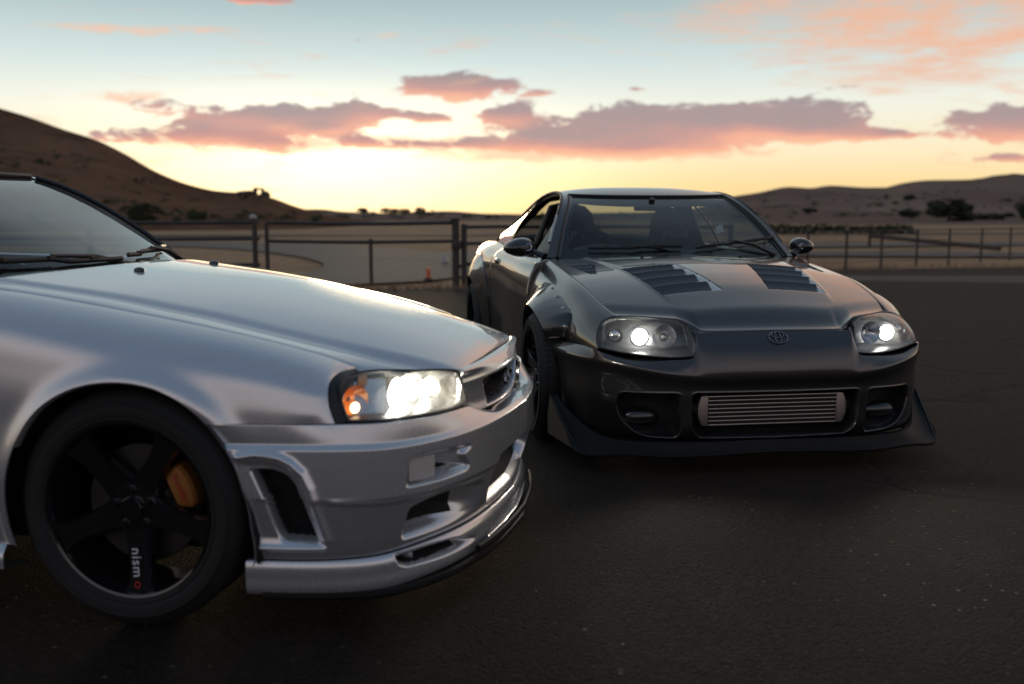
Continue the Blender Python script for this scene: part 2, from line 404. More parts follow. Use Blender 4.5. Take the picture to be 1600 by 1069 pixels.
def paint(name, base, metal, rough, coatr=.03, flake=.25, dust=.04, coat_ior=1.5):
    def f(b):
        co = objco(b); fl = b.noise(co, 900., 1.); lg = b.noise(co, 3.5, 5., .6)
        c = b.mix(fl, tuple(x * (1 - flake) for x in base) + (1,), tuple(min(1, x * (1 + flake)) for x in base) + (1,))
        r = b.m('ADD', b.m('MULTIPLY_ADD', fl, .08, rough - .04), b.m('MULTIPLY', b.ss(.5, .8, lg), dust))
        return pbsdf(b, base=c, metal=metal, rough=r, coat=1., coat_ior=coat_ior, coatr=b.m('MULTIPLY_ADD', b.ss(.45, .8, lg), .03, coatr), normal=bump(b, b.noise(co, 260., 2.), .012, .002))
    return mat(name, f)

def emit(name, col, s):
    def f(b):
        n = b.n.new('ShaderNodeEmission'); n.inputs[0].default_value = (*col, 1); n.inputs[1].default_value = s; return n.outputs[0]
    return mat(name, f)

def glass(name, tint=(.80, .86, .85), ior=1.5, rough=0., dirt=.05, haze=0.):
    def f(b):
        t = b.n.new('ShaderNodeBsdfTransparent'); t.inputs[0].default_value = (*tint, 1)
        g = b.n.new('ShaderNodeBsdfGlossy'); g.inputs['Roughness'].default_value = rough; g.inputs[0].default_value = (1, 1, 1, 1)
        ge = b.n.new('ShaderNodeNewGeometry'); cs = b.m('ABSOLUTE', b.v('DOT_PRODUCT', ge.outputs['Normal'], ge.outputs['Incoming'])); f0 = ((ior - 1) / (ior + 1)) ** 2
        fr = b.m('MULTIPLY_ADD', b.m('POWER', b.m('SUBTRACT', 1., cs, clamp=True), 5.), 1 - f0, f0)
        m = b.n.new('ShaderNodeMixShader'); b.l.new(fr, m.inputs[0]); b.l.new(t.outputs[0], m.inputs[1]); b.l.new(g.outputs[0], m.inputs[2])
        d = b.n.new('ShaderNodeBsdfDiffuse'); d.inputs[0].default_value = (.35, .33, .30, 1)
        m2 = b.n.new('ShaderNodeMixShader'); b.link(b.m('MULTIPLY', b.ss(.45, .8, b.noise(objco(b), 9., 6., .65)), dirt), m2.inputs[0]); b.l.new(m.outputs[0], m2.inputs[1]); b.l.new(d.outputs[0], m2.inputs[2])
        if haze:
            tr = b.n.new('ShaderNodeBsdfTranslucent'); tr.inputs[0].default_value = (.9, .88, .82, 1); m3 = b.n.new('ShaderNodeMixShader'); b.link(b.m('MULTIPLY_ADD', b.ss(.35, .75, b.noise(objco(b), 14., 5., .6)), haze, haze * .5), m3.inputs[0]); b.l.new(m2.outputs[0], m3.inputs[1]); b.l.new(tr.outputs[0], m3.inputs[2]); return m3.outputs[0]
        return m2.outputs[0]
    return mat(name, f)

M = {}
M['silver'] = paint('silver_paint', (.66, .665, .68), .72, .275, .02)
M['grey'] = paint('dark_grey_paint', (.052, .048, .049), .74, .33, .02, coat_ior=1.55)
M['grey_black'] = paint('black_paint', (.015, .015, .017), .3, .3, .03)
M['satin'] = simple('satin_black', (.012, .012, .013), .42)
M['matte'] = simple('matte_black_plastic', (.018, .018, .019), .62, bmp=.15, scale=220)
M['void'] = simple('dark_cavity', (.006, .006, .006), .8)
M['lipblack'] = mat('satin_black_lip', lambda b: pbsdf(b, base=b.mix(b.noise(objco(b), 30., 4.), (.006, .0056, .0054, 1), (.013, .012, .0115, 1)), rough=.55, spec=.22))
M['carbon'] = simple('black_splitter', (.016, .016, .017), .30, coat=.4)
M['rubber'] = simple('tyre_rubber', (.012, .0115, .011), .75, bmp=.2, scale=160)
M['seal'] = simple('black_seal', (.010, .010, .011), .45)
M['rim'] = simple('gloss_black_rim', (.010, .010, .011), .14, .2, 1.)
M['disc'] = simple('brake_disc_iron', (.07, .065, .06), .42, .9, scale=120)
M['gold'] = simple('gold_caliper', (.40, .15, .035), .42, .3, .4)
M['red'] = simple('red_print', (.45, .02, .02), .5)
M['letter'] = simple('grey_thread', (.34, .34, .35), .8, var=.1)
M['white'] = simple('white_print', (.80, .80, .80), .5, var=.03)
M['darkchrome'] = simple('dark_chrome', (.26, .25, .25), .2, 1., var=.1)
M['chrome'] = simple('chrome', (.80, .80, .80), .10, 1., var=.04)
M['cheek'] = simple('vent_end_glint', (.62, .64, .66), .34, .6)  # pale colour stands in for sky glint on the vent end walls
M['alu'] = simple('raw_aluminium', (.50, .46, .43), .36, 1., var=.2, scale=90)
M['lampdark'] = simple('lamp_housing', (.10, .10, .11), .28, .6)
M['lampgrey'] = simple('grey_lamp_housing', (.24, .245, .25), .32, .55)
M['lampchrome'] = simple('lamp_reflector', (.72, .73, .74), .14, 1., var=.05, scale=160, bmp=.25)
M['lens'] = glass('lamp_lens', (.93, .94, .94), 1.45, haze=.085)
def f_rib(b):
    w = b.n.new('ShaderNodeTexWave'); b.link(objco(b), w.inputs['Vector']); w.bands_direction = 'Y'; w.inputs['Scale'].default_value = 60.
    return pbsdf(b, base=b.mix(w.outputs['Fac'], (.62, .56, .53, 1), (.82, .76, .72, 1)), metal=.0, rough=.30, normal=bump(b, w.outputs['Fac'], .4, .004))
M['ribbed'] = mat('ribbed_lamp_glass', f_rib)
M['amber'] = simple('amber_lens', (.75, .26, .05), .2, 0, .6)
M['screen'] = glass('windscreen_glass', (.62, .68, .67), 1.5)
M['bulb'] = emit('lit_projector', (1, .98, .90), 20.)
M['bulb2'] = emit('lit_xenon_bulb', (1, .93, .76), 55.)
M['glowamber'] = emit('lit_amber_bulb', (1, .62, .34), 7.)
M['fabric'] = simple('black_seat_fabric', (.022, .022, .024), .85, bmp=.3, scale=300)
M['dash'] = simple('dashboard_plastic', (.05, .05, .052), .6, bmp=.2, scale=260)
M['greydash'] = simple('grey_dashboard', (.20, .20, .19), .6, bmp=.2, scale=260)
M['tank'] = simple('cast_aluminium', (.34, .29, .26), .45, .9, scale=60, bmp=.2)
M['fins'] = simple('cooler_fins', (.022, .015, .014), .7, .3)
# ------------------------------------------------------------------ silver coupe: panel surfaces (car space: x forward, w = distance from the centre plane, z up)
A_SEAM_X = [-1.0, -.48, -.276, -.078, .17, .387, .503, .565, .69, .80]
A_SEAM_W = [.725, .715, .715, .715, .71, .69, .655, .62, .60, .57]
A_SEAM_Z = [.975, .925, .899, .868, .826, .778, .741, .71, .672, .645]
A_CR_X = [-.65, -.42, -.15, .0, .10, .3, .55, .70, .80, .90]
A_CR_W = [.63, .62, .60, .588, .575, .545, .495, .46, .43, .40]
A_CR_Z = [.965, .938, .902, .876, .858, .812, .753, .718, .688, .66]
A_CEN_X = [-.65, -.45, .0, .378, .617, .75, .845, .95]
A_CEN_Z = [.995, .974, .922, .846, .786, .742, .697, .65]
A_TOP_X = [-1.0, -.6, -.35, 0, .211, .323, .443, .565]     # lower edge of the front wing
A_TOP_W = [.86, .86, .875, .886, .868, .851, .835, .803]

def geoA_bonnet(nu=170, nv=170):
    u = np.linspace(-1, 1, nu)[:, None]; v = np.linspace(0, 1, nv)[None, :]
    a = abs(u)
    wf = pchip([0, .8, 1], [0, .43, .62], a.ravel()).reshape(a.shape)
    xf = pchip([0, .3, .6, .8, .9, 1], [.832, .830, .820, .800, .688, .563], a.ravel()).reshape(a.shape)
    xr = -.455 - .17 * a ** 2.5
    x = xr + (xf - xr) * v
    f = lambda X, Y: pchip(X, Y, x.ravel()).reshape(x.shape)
    wc, ws = f(A_CR_X, A_CR_W), f(A_SEAM_X, A_SEAM_W) - .003
    zc, zs, zm = f(A_CR_X, A_CR_Z), f(A_SEAM_X, A_SEAM_Z), f(A_CEN_X, A_CEN_Z)
    ws = np.where(x > .52, np.maximum(ws, wf), ws)
    b = np.clip((a - .8) / .2, 0, 1); c = np.clip(a / .8, 0, 1)
    w = np.where(a <= .8, c * wc, wc + (ws - wc) * b)
    z = np.where(a <= .8, zm + (zc - zm) * c ** 2.2, 0)
    drop = (.016 + .010 * sstep(-.3, .6, x)) * sstep(0, .20, b)
    z2 = zc - drop + (zs - zc + .016 + .010 * sstep(-.3, .6, x)) * (b ** 1.15) + .006 * np.sin(np.pi * b)
    z = np.where(a <= .8, z, z2)
    z = z - .005 * sstep(.955, 1.0, v) ** 2
    G = np.stack([x, w * np.sign(u) * -1 + 0 * x, z], -1)
    return smooth_axis(G, 0, 3)

def geoA_wing(nu=260, nv=150):
    """right front wing (w positive), from the door edge to the headlamp"""
    xs = [-.86, -.62, -.40, -.15, .05, .211, .323, .443, .52]
    rows = []
    f = lambda X, Y, x: float(pchip(X, Y, np.array([x]))[0])
    for x in xs:
        ws, zs, wb = f(A_SEAM_X, A_SEAM_W, x), f(A_SEAM_X, A_SEAM_Z, x), f(A_TOP_X, A_TOP_W, x)
        k = min(1, (zs - .587) / .27)
        dw = wb - ws; p3 = (ws + .87 * dw, zs - .092 * k - .008)
        r = [(ws, zs), (ws + .31 * dw, zs - .011 * k), (ws + .62 * dw, zs - .038 * k), p3]
        for t in (.35, .7, 1.0):
            e = math.sin(t * math.pi / 2) ** .8
            r.append((p3[0] + (wb - p3[0]) * e, p3[1] + (.587 - p3[1]) * t))
        r += [(wb + .004, .42), (wb - .012, .22)]
        rows.append([(x, w, z) for w, z in r])
    rows.append([(.562, .62, .711), (.546, .68, .710), (.536, .735, .700), (.536, .772, .684), (.541, .79, .655), (.550, .798, .62), (.563, .803, .587), (.60, .803, .42), (.60, .80, .22)])
    G = net(rows, nu, nv)
    # flare lip round the wheel arch
    r = np.hypot(G[..., 0] + .008, G[..., 2] - .33)
    G[..., 1] += .016 * np.exp(-((r - .366) / .035) ** 2) * (G[..., 2] > .2)
    return G

A_BPLAN = np.array([(.940, 0), (.930, .16), (.912, .32), (.880, .47), (.832, .60), (.768, .705), (.69, .782), (.58, .825), (.46, .848), (.36, .861), (.27, .868), (.19, .872)])

def geoA_bumper(nu=420, nv=330):
    """half bumper, u from the centre line to the wheel arch, v from the top edge to the lip"""
    top = np.array([(.868, 0, .533), (.866, .16, .533), (.858, .285, .536), (.842, .40, .570), (.830, .50, .582), (.795, .62, .585), (.735, .715, .587), (.66, .775, .587), (.565, .803, .587), (.443, .835, .587), (.335, .850, .587), (.24, .865, .587), (.16, .874, .587)])
    n = 24
    T = resample(top, n); B = resample(A_BPLAN, n)
    d = np.gradient(B, axis=0); nn = np.stack([d[:, 1], -d[:, 0]], -1); nn /= np.linalg.norm(nn, axis=-1, keepdims=True)   # outward
    s = np.linspace(0, 1, n)
    front = 1 - sstep(.45, .8, s)
    rows = []
    for i in range(n):
        b, nr, t, fr = B[i], nn[i], T[i], front[i]
        def P(o, z): return (b[0] + nr[0] * o, b[1] + nr[1] * o, z)
        r0 = tuple(t)
        out_ = np.array(P(-.012, .528)); 
        r1 = tuple(np.array(t) * .55 + out_ * .45 + np.array([0, 0, .004]))
        r = [r0, r1, P(-.013, .533), P(-.003, .520), P(-.002, .46), P(-.001, .385), P(-.006 - .004 * fr, .372), P(-.016 - .012 * fr, .30), P(-.030 - .02 * fr, .238 - .014 * (1 - fr)), P(-.034 - .022 * fr, .226 - .014 * (1 - fr))]
        rows.append(r)
    G = net(rows, nu, nv, sv=(2, 3, 5, 6))
    # rear (arch) edge follows the wheel-arch circle
    return smooth_axis(G, 1, 4)

def geoA_lip(nu=420, nv=110):
    """half lower lip under the bumper"""
    n = 24
    B = resample(A_BPLAN, n)
    d = np.gradient(B, axis=0); nn = np.stack([d[:, 1], -d[:, 0]], -1); nn /= np.linalg.norm(nn, axis=-1, keepdims=True)
    s = np.linspace(0, 1, n); front = 1 - sstep(.45, .8, s)
    rows = []
    for i in range(n):
        b, nr, fr = B[i], nn[i], front[i]
        P = lambda o, z: (b[0] + nr[0] * o, b[1] + nr[1] * o, z)
        q = .014 * (1 - fr)
        rows.append([P(-.052 - .02 * fr, .2225 - q), P(-.030 - .018 * fr, .222 - q), P(-.026 - .015 * fr, .212 - q), P(-.024 - .012 * fr, .17 - q), P(-.027 - .010 * fr, .135 - q), P(-.032 - .010 * fr, .127 - q), P(-.07, .125 - q)])
    return smooth_axis(net(rows, nu, nv, sv=(1, 5)), 1, 2)

def geoA_grille(nu=150, nv=120):
    """half grille panel, u from the centre to the headlamp, v from the bonnet edge down to the bumper sill"""
    w = np.linspace(0, .425, 8); rows = []
    for q in w:
        xf = float(pchip([0, .2, .33, .43], [.832, .828, .818, .799], np.array([q]))[0]); zf = .692 - .004 * (q / .43)
        xo = .882 - .36 * q * q
        sl = .535 + .037 * float(sstep(.29, .42, np.array(q)))
        rows.append([(xf - .012, q, zf - .012), (xf + .006, q, zf - .003), (xf + .024, q, zf - .009), (xo - .003, q, zf - .030), (xo, q, zf - .046), (xo - .004, q, .615), (xo - .006, q, .58), (xo - .010, q, sl)])
    return smooth_axis(net(rows, nu, nv, sv=(4,)), 1, 2)

def geoA_lamp(nu=90, nv=50):
    P = [[(.566, .700, .702), (.560, .752, .686), (.566, .772, .65), (.578, .780, .62), (.592, .786, .592)],
         [(.60, .640, .703), (.613, .695, .69), (.628, .735, .655), (.638, .755, .62), (.652, .765, .590)],
         [(.70, .548, .694), (.717, .59, .68), (.732, .625, .65), (.742, .645, .615), (.750, .668, .588)],
         [(.765, .475, .687), (.782, .50, .67), (.793, .525, .64), (.800, .54, .61), (.805, .55, .586)],
         [(.800, .429, .679), (.809, .423, .66), (.816, .419, .635), (.822, .416, .61), (.828, .414, .584)]]
    return net(P, nu, nv)

def geoA_shell(nu=150, nv=60):
    """greenhouse from the cowl over the roof to the boot; v from the centre line to the side rail"""
    C = [(-.49, .955), (-.75, 1.085), (-1.0, 1.20), (-1.27, 1.305), (-1.55, 1.345), (-1.9, 1.345), (-2.25, 1.30), (-2.6, 1.19), (-2.95, 1.06), (-3.05, 1.03)]
    R = [(-.70, .70, .955), (-.86, .672, 1.082), (-1.08, .63, 1.222), (-1.32, .585, 1.305), (-1.55, .57, 1.315), (-1.9, .57, 1.31), (-2.25, .585, 1.26), (-2.6, .63, 1.15), (-2.95, .69, 1.03), (-3.05, .70, 1.005)]
    rows = []
    for (cx, cz), (rx, rw, rz) in zip(C, R):
        r = []
        for t in (0, .33, .66, .88, 1):
            b = t ** 2.2
            r.append((cx + (rx - cx) * b, rw * t, cz + (rz - cz) * t ** 2.6))
        rows.append(r)
    return net(rows, nu, nv)
# ------------------------------------------------------------------ dark grey widebody car: panel surfaces
B_SEAM_X = [-1.0, -.66, -.25, .05, .22, .45, .60, .70, .80]
B_SEAM_W = [.75, .745, .738, .735, .722, .695, .668, .645, .62]
B_SEAM_Z = [.93, .897, .852, .815, .782, .725, .682, .650, .615]
B_CEN_X = [-.6, -.46, -.27, -.02, .2, .478, .65, .76, .80, .832]
B_CEN_Z = [.915, .912, .907, .886, .852, .784, .730, .684, .660, .634]

def geoB_bonnet(nu=420, nv=300):
    u = np.linspace(-1, 1, nu)[:, None]; v = np.linspace(0, 1, nv)[None, :]; a = abs(u)
    g = lambda X, Y, q: pchip(X, Y, q.ravel()).reshape(q.shape)
    xf = g([0, .30, .50, .545, .60, .69, .83, 1], [.832, .830, .822, .806, .782, .742, .680, .598], a)
    wf = g([0, .5, .545, .6, .69, .83, 1], [0, .335, .358, .392, .45, .55, .667], a)
    xr = -.475 - .17 * a ** 2.4
    x = xr + (xf - xr) * v
    ws = g(B_SEAM_X, B_SEAM_W, x) - .003; zs = g(B_SEAM_X, B_SEAM_Z, x); zc = g(B_CEN_X, B_CEN_Z, x)
    k = v ** 2.5
    w = a * ws + (wf - a * .668) * k
    z = zc - (zc - zs) * (w / ws) ** 2
    # front lip beside the lamps
    zf = g([0, .5, .545, .6, .69, .83, 1], [.634, .632, .634, .655, .680, .684, .684], a)
    z = z + (zf - z) * sstep(.86, 1.0, v) ** 1.5
    G = np.stack([x, -w * np.sign(u) + 0 * x, z], -1)
    # raised centre between the outer louvre lines, fading out before the nose
    off = sstep(.012, -.012, w - (.484 - (x + .016) * .142)) * sstep(.62, .40, x)
    G[..., 2] += .009 * off
    return smooth_axis(G, 0, 6)

def geoB_wing(nu=240, nv=120):
    xs = [-.80, -.60, -.35, -.10, .12, .30, .45]
    f = lambda X, Y, x: float(pchip(X, Y, np.array([x]))[0])
    rows = []
    for x in xs:
        ws, zs = f(B_SEAM_X, B_SEAM_W, x), f(B_SEAM_X, B_SEAM_Z, x)
        k = (zs - .545) / .27
        r = [(ws, zs), (ws + .040, zs - .014 * k), (ws + .075, zs - .045 * k), (ws + .105, zs - .095 * k), (ws + .125, zs - .16 * k), (ws + .135, zs - .22 * k), (ws + .135, .54), (ws + .13, .40), (ws + .11, .2)]
        rows.append([(x, a, b) for a, b in r])
    rows.append([(.598, .668, .684), (.600, .712, .672), (.606, .742, .650), (.622, .757, .625), (.642, .768, .602), (.664, .774, .575), (.684, .776, .548), (.70, .776, .40), (.70, .776, .2)])
    return net(rows, nu, nv)

B_BPLAN = np.array([(.912, 0), (.906, .20), (.886, .40), (.838, .58), (.752, .72), (.64, .815), (.50, .866), (.36, .894), (.25, .905)])
B_BTOP = np.array([(.838, 0, .629), (.836, .20, .629), (.831, .358, .628), (.850, .378, .560), (.867, .388, .520), (.845, .46, .511), (.80, .56, .509), (.755, .65, .512), (.715, .735, .525), (.684, .785, .540), (.58, .812, .546), (.48, .836, .545), (.36, .866, .540), (.245, .885, .533)])

def geoB_bumper(nu=420, nv=360):
    # u stations follow the top edge; below it the plan curve
    top = B_BTOP; n = len(top)
    tw = [0, .20, .335, .375, .40, .47, .56, .65, .73, .775, .82, .848, .875, .897]
    rows = []
    bw = B_BPLAN
    t = chord(bw); dense = nat_spline(t, bw, np.linspace(0, t[-1], 400))
    dn = np.gradient(dense, axis=0); nn = np.stack([dn[:, 1], -dn[:, 0]], -1); nn /= np.linalg.norm(nn, axis=-1, keepdims=True)
    for i in range(n):
        k = int(np.argmin(abs(dense[:, 1] - tw[i]))) if i < n - 1 else 399
        b, nr = dense[k], nn[k]; s = i / (n - 1)
        side = float(sstep(.35, .85, np.array(tw[i]))); zr = .445 + .06 * side
        P = lambda o, z: (b[0] + nr[0] * o, b[1] + nr[1] * o, z)
        T = np.array(top[i]); R = np.array(P(.002, zr))
        r = [tuple(T)]
        nose = 1 - float(sstep(.30, .40, np.array(tw[i])))
        for q, e in ((.30, .55), (.62, .86), (.86, .985)):
            e2 = e * nose + (1 - nose) * (q * .55 + .45 * e)
            p = T * 1; p[:2] = T[:2] + (R[:2] - T[:2]) * e2; p[2] = T[2] + (R[2] - T[2]) * q
            r.append(tuple(p))
        r += [P(.002, zr - .012), P(-.006, zr - .04), P(-.012, .35), P(-.018, .26), P(-.030, .18), P(-.050 - .02 * (1 - side), .138 + .16 * float(sstep(.78, .90, np.array(tw[i]))))]
        rows.append(r)
    rows = np.array(rows)
    t = chord(rows[:, 0]) * .5 + chord(rows[:, 5]) * .5
    return net_t(rows, t, nu, nv)

def net_t(rows, t, nu, nv):
    x = np.linspace(0, t[-1], nu); m, k = rows.shape[1:]
    A = np.stack([np.stack([pchip(t, rows[:, a, b], x) for b in range(k)], -1) for a in range(m)], 1)
    B = np.swapaxes(smooth_axis(A, 0, 12), 0, 1)
    return np.swapaxes(resample(B, nv), 0, 1)

B_LIP_I = [(.848, 0, .140), (.856, .2, .139), (.852, .38, .138), (.825, .53, .138), (.79, .655, .140), (.70, .755, .148), (.60, .82, .185), (.50, .872, .235), (.415, .915, .292)]
B_LIP_O = [(.868, 0, .092), (.882, .2, .090), (.888, .36, .088), (.860, .55, .086), (.803, .72, .085), (.728, .875, .085), (.625, .90, .150), (.52, .92, .215), (.415, .938, .286)]

def geoB_lamp(nu=100, nv=60):
    P = [[(.603, .700, .672), (.608, .742, .646), (.640, .764, .605), (.662, .770, .575), (.690, .768, .550)],
         [(.640, .612, .683), (.672, .66, .66), (.700, .69, .62), (.718, .70, .58), (.738, .692, .536)],
         [(.700, .515, .680), (.735, .55, .66), (.764, .575, .62), (.782, .585, .57), (.795, .585, .524)],
         [(.755, .432, .673), (.790, .455, .65), (.815, .47, .61), (.832, .475, .56), (.842, .47, .520)],
         [(.788, .388, .652), (.812, .385, .63), (.832, .375, .60), (.850, .372, .56), (.860, .385, .526)]]
    return net(P, nu, nv)

def geoB_shell(nu=170, nv=70):
    C = [(-.485, .908), (-.75, 1.065), (-1.0, 1.182), (-1.22, 1.270), (-1.45, 1.322), (-1.75, 1.330), (-2.05, 1.300), (-2.4, 1.215), (-2.75, 1.105), (-3.1, .985), (-3.2, .955)]
    R = [(-.665, .752, .900), (-.865, .668, 1.085), (-1.06, .588, 1.218), (-1.25, .548, 1.278), (-1.45, .540, 1.298), (-1.75, .545, 1.290), (-2.05, .565, 1.245), (-2.4, .61, 1.150), (-2.75, .67, 1.045), (-3.1, .72, .945), (-3.2, .73, .92)]
    rows = []
    for (cx, cz), (rx, rw, rz) in zip(C, R):
        r = []
        for t in (0, .33, .66, .88, 1):
            r.append((cx + (rx - cx) * t ** 2.3, rw * t, cz + (rz - cz) * t ** 2.8))
        rows.append(r)
    return net(rows, nu, nv)

def geoB_side(nu=260, nv=90):
    """body side from the front door edge to the tail"""
    X = [-.60, -.95, -1.35, -1.75, -2.15, -2.55, -2.95, -3.3, -3.50]
    belt = [(.758, .895), (.79, .895), (.81, .90), (.81, .915), (.79, .935), (.775, .95), (.77, .945), (.74, .93), (.66, .90)]
    hip = [(.865, .79), (.885, .79), (.895, .80), (.905, .815), (.915, .83), (.92, .84), (.90, .83), (.83, .80), (.66, .78)]
    mid = [(.885, .66), (.90, .66), (.905, .66), (.91, .67), (.93, .69), (.935, .70), (.91, .69), (.84, .67), (.66, .65)]
    low = [(.872, .42), (.885, .42), (.888, .42), (.892, .42), (.91, .43), (.92, .43), (.89, .43), (.82, .43), (.66, .43)]
    sill = [(.87, .20), (.885, .19), (.885, .19), (.885, .19), (.90, .20), (.90, .20), (.88, .22), (.80, .24), (.66, .26)]
    rows = []
    for x, b, h, m, l, s in zip(X, belt, hip, mid, low, sill):
        rows.append([(x, *b), (x, b[0] + (h[0] - b[0]) * .55, b[1] - (b[1] - h[1]) * .25), (x, *h), (x, *m), (x, *l), (x, *s)])
    return net(rows, nu, nv)
# ------------------------------------------------------------------ the setting
def f_asphalt(b):
    co = objco(b)
    lg = b.noise(co, .22, 5., .6, .6); md = b.noise(co, 2.6, 6., .7, .3); fn = b.noise(co, 130., 4., .75)
    def vor(scale, feat='F1'):
        v = b.n.new('ShaderNodeTexVoronoi'); v.feature = feat; b.link(co, v.inputs['Vector']); v.inputs['Scale'].default_value = scale; return v
    v1, v2 = vor(110.), vor(52.)
    c1 = b.n.new('ShaderNodeSeparateColor'); b.l.new(v1.outputs['Color'], c1.inputs[0]); c2 = b.n.new('ShaderNodeSeparateColor'); b.l.new(v2.outputs['Color'], c2.inputs[0])
    c = b.mix(c1.outputs[0], (0.0030, 0.0021, 0.0017, 1), (0.0300, 0.0212, 0.0164, 1))                       # single stones
    c = b.mix(b.m('MULTIPLY', c2.outputs[0], .45), c, (0.0052, 0.0040, 0.0034, 1))
    c = b.mix(b.m('MULTIPLY', b.ss(.42, .66, md), .55), c, (0.0250, 0.0186, 0.0150, 1))                    # worn, dusty areas
    c = b.mix(b.m('MULTIPLY', b.ss(.52, .70, lg), .6), c, (0.0050, 0.0041, 0.0037, 1))                      # oil-dark areas
    dust = b.ss(.45, .72, b.noise(co, 1.1, 4., .6))
    sp = b.m('MULTIPLY', b.m('MULTIPLY', b.ss(.945, .985, c2.outputs[1]), b.ss(.42, .14, v2.outputs['Distance'])), b.m('MULTIPLY_ADD', dust, .85, .15))
    c = b.mix(sp, c, (0.36, 0.29, 0.23, 1))
    wn = b.n.new('ShaderNodeTexNoise'); b.link(co, wn.inputs['Vector']); wn.inputs['Scale'].default_value = 1.4; wn.inputs['Detail'].default_value = 4.
    cr = b.v('ADD', co, b.v('MULTIPLY', wn.outputs[1], (.7, .7, 0.)))
    v3 = b.n.new('ShaderNodeTexVoronoi'); v3.feature = 'DISTANCE_TO_EDGE'; b.link(cr, v3.inputs['Vector']); v3.inputs['Scale'].default_value = .38
    crack = b.m('MULTIPLY', b.ss(.012, .002, v3.outputs[0]), b.ss(.44, .56, b.noise(co, .5, 3.)))
    c = b.mix(b.m('MULTIPLY', crack, .85), c, (0.0025, 0.0022, 0.0019, 1))
    h = b.m('ADD', b.m('MULTIPLY', v1.outputs['Distance'], -.9), b.m('ADD', b.m('MULTIPLY', fn, .5), b.m('MULTIPLY', crack, -1.2)))
    return pbsdf(b, base=c, rough=b.m('MULTIPLY_ADD', md, .25, .66), spec=.16, normal=bump(b, h, 1.0, .014))
M['asphalt'] = mat('asphalt', f_asphalt)
def f_road(b):
    co = objco(b); n = b.noise(co, .5, 5., .6); f = b.noise(co, 40., 3.)
    return pbsdf(b, base=b.mix(b.m('ADD', b.m('MULTIPLY', n, .7), b.m('MULTIPLY', f, .3)), (.050, .046, .044, 1), (.092, .083, .078, 1)), rough=.8, spec=.3, normal=bump(b, f, .3, .01))
M['road'] = mat('worn_road', f_road)
def f_dry(b):
    co = objco(b); a = b.noise(co, .09, 6., .6, .4); c2 = b.noise(co, 1.6, 6., .65); f = b.noise(co, 14., 4.)
    c = b.mix(b.ss(.35, .65, a), (.35, .18, .092, 1), (.49, .28, .15, 1)); c = b.mix(b.m('MULTIPLY', b.ss(.44, .62, c2), .65), c, (.16, .10, .055, 1)); c = b.mix(b.m('MULTIPLY', b.ss(.48, .62, b.noise(b.v('MULTIPLY', co, (.10, .30, 1.)), 1.0, 5., .6)), .55), c, (.20, .115, .062, 1))
    return pbsdf(b, base=b.mix(f, c, b.mix(.5, c, (.48, .36, .25, 1))), rough=.95, spec=.1, normal=bump(b, b.m('ADD', c2, f), .8, .15))
M['dry'] = mat('dry_grass_ground', f_dry)
def f_hill(b):
    co = objco(b); a = b.noise(co, .018, 7., .62, .5); c2 = b.noise(co, .12, 6., .65); f = b.noise(co, .9, 4.)
    c = b.mix(b.ss(.35, .68, a), (.140, .070, .043, 1), (.235, .128, .080, 1)); c = b.mix(b.m('MULTIPLY', b.ss(.50, .64, c2), .7), c, (.055, .042, .028, 1))
    return pbsdf(b, base=b.mix(b.m('MULTIPLY', f, .35), c, (.10, .07, .045, 1)), rough=1., spec=0., normal=bump(b, b.m('ADD', c2, b.m('MULTIPLY', f, .4)), .6, 3.))
M['hill'] = mat('dry_hillside', f_hill)
def f_hazed(b):
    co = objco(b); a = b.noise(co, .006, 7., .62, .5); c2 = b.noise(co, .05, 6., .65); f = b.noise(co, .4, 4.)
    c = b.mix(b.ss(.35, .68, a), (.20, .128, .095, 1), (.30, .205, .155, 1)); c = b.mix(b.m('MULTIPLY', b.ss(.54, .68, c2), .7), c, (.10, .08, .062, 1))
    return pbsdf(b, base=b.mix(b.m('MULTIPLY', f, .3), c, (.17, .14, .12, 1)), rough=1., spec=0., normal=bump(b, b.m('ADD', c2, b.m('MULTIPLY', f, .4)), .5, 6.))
M['hazed_hill'] = mat('hazed_hillside', f_hazed)  # lighter hill colour with the haze of distance put into it
def vnoise(X, Y, seed):
    r = np.random.default_rng(seed); T_ = r.uniform(-1, 1, (64, 64)); xi, yi = np.floor(X).astype(int), np.floor(Y).astype(int); fx, fy = X - xi, Y - yi
    fx, fy = fx * fx * (3 - 2 * fx), fy * fy * (3 - 2 * fy); g = lambda a, b: T_[a % 64, b % 64]
    return (g(xi, yi) * (1 - fx) + g(xi + 1, yi) * fx) * (1 - fy) + (g(xi, yi + 1) * (1 - fx) + g(xi + 1, yi + 1) * fx) * fy
def f_leaf(b):
    oi = b.n.new('ShaderNodeObjectInfo'); n = b.noise(objco(b), 1.3, 3.)
    return pbsdf(b, base=b.mix(n, (.030, .038, .020, 1), (.075, .082, .042, 1)), rough=.8, spec=.15)
M['leaf'] = mat('dark_foliage', f_leaf)
M['bark'] = simple('bark', (.07, .05, .04), .9, scale=8, bmp=.5)
M['steel'] = simple('weathered_steel_pipe', (.060, .050, .046), .5, .4, scale=14, bmp=.1, var=.35)
M['pale'] = simple('galvanised_cap', (.42, .40, .38), .5, .4)
M['orange'] = simple('orange_plastic', (.75, .16, .05), .5)
M['rock'] = simple('dark_rock', (.10, .075, .058), .95, scale=.6, bmp=.8, var=.4)

def sheet(name, poly, z, m):
    me = mesh_of(name, [(x, y, z) for x, y in poly], [tuple(range(len(poly)))], m, smooth=False)
    return tag(obj(name, me), kind='structure')

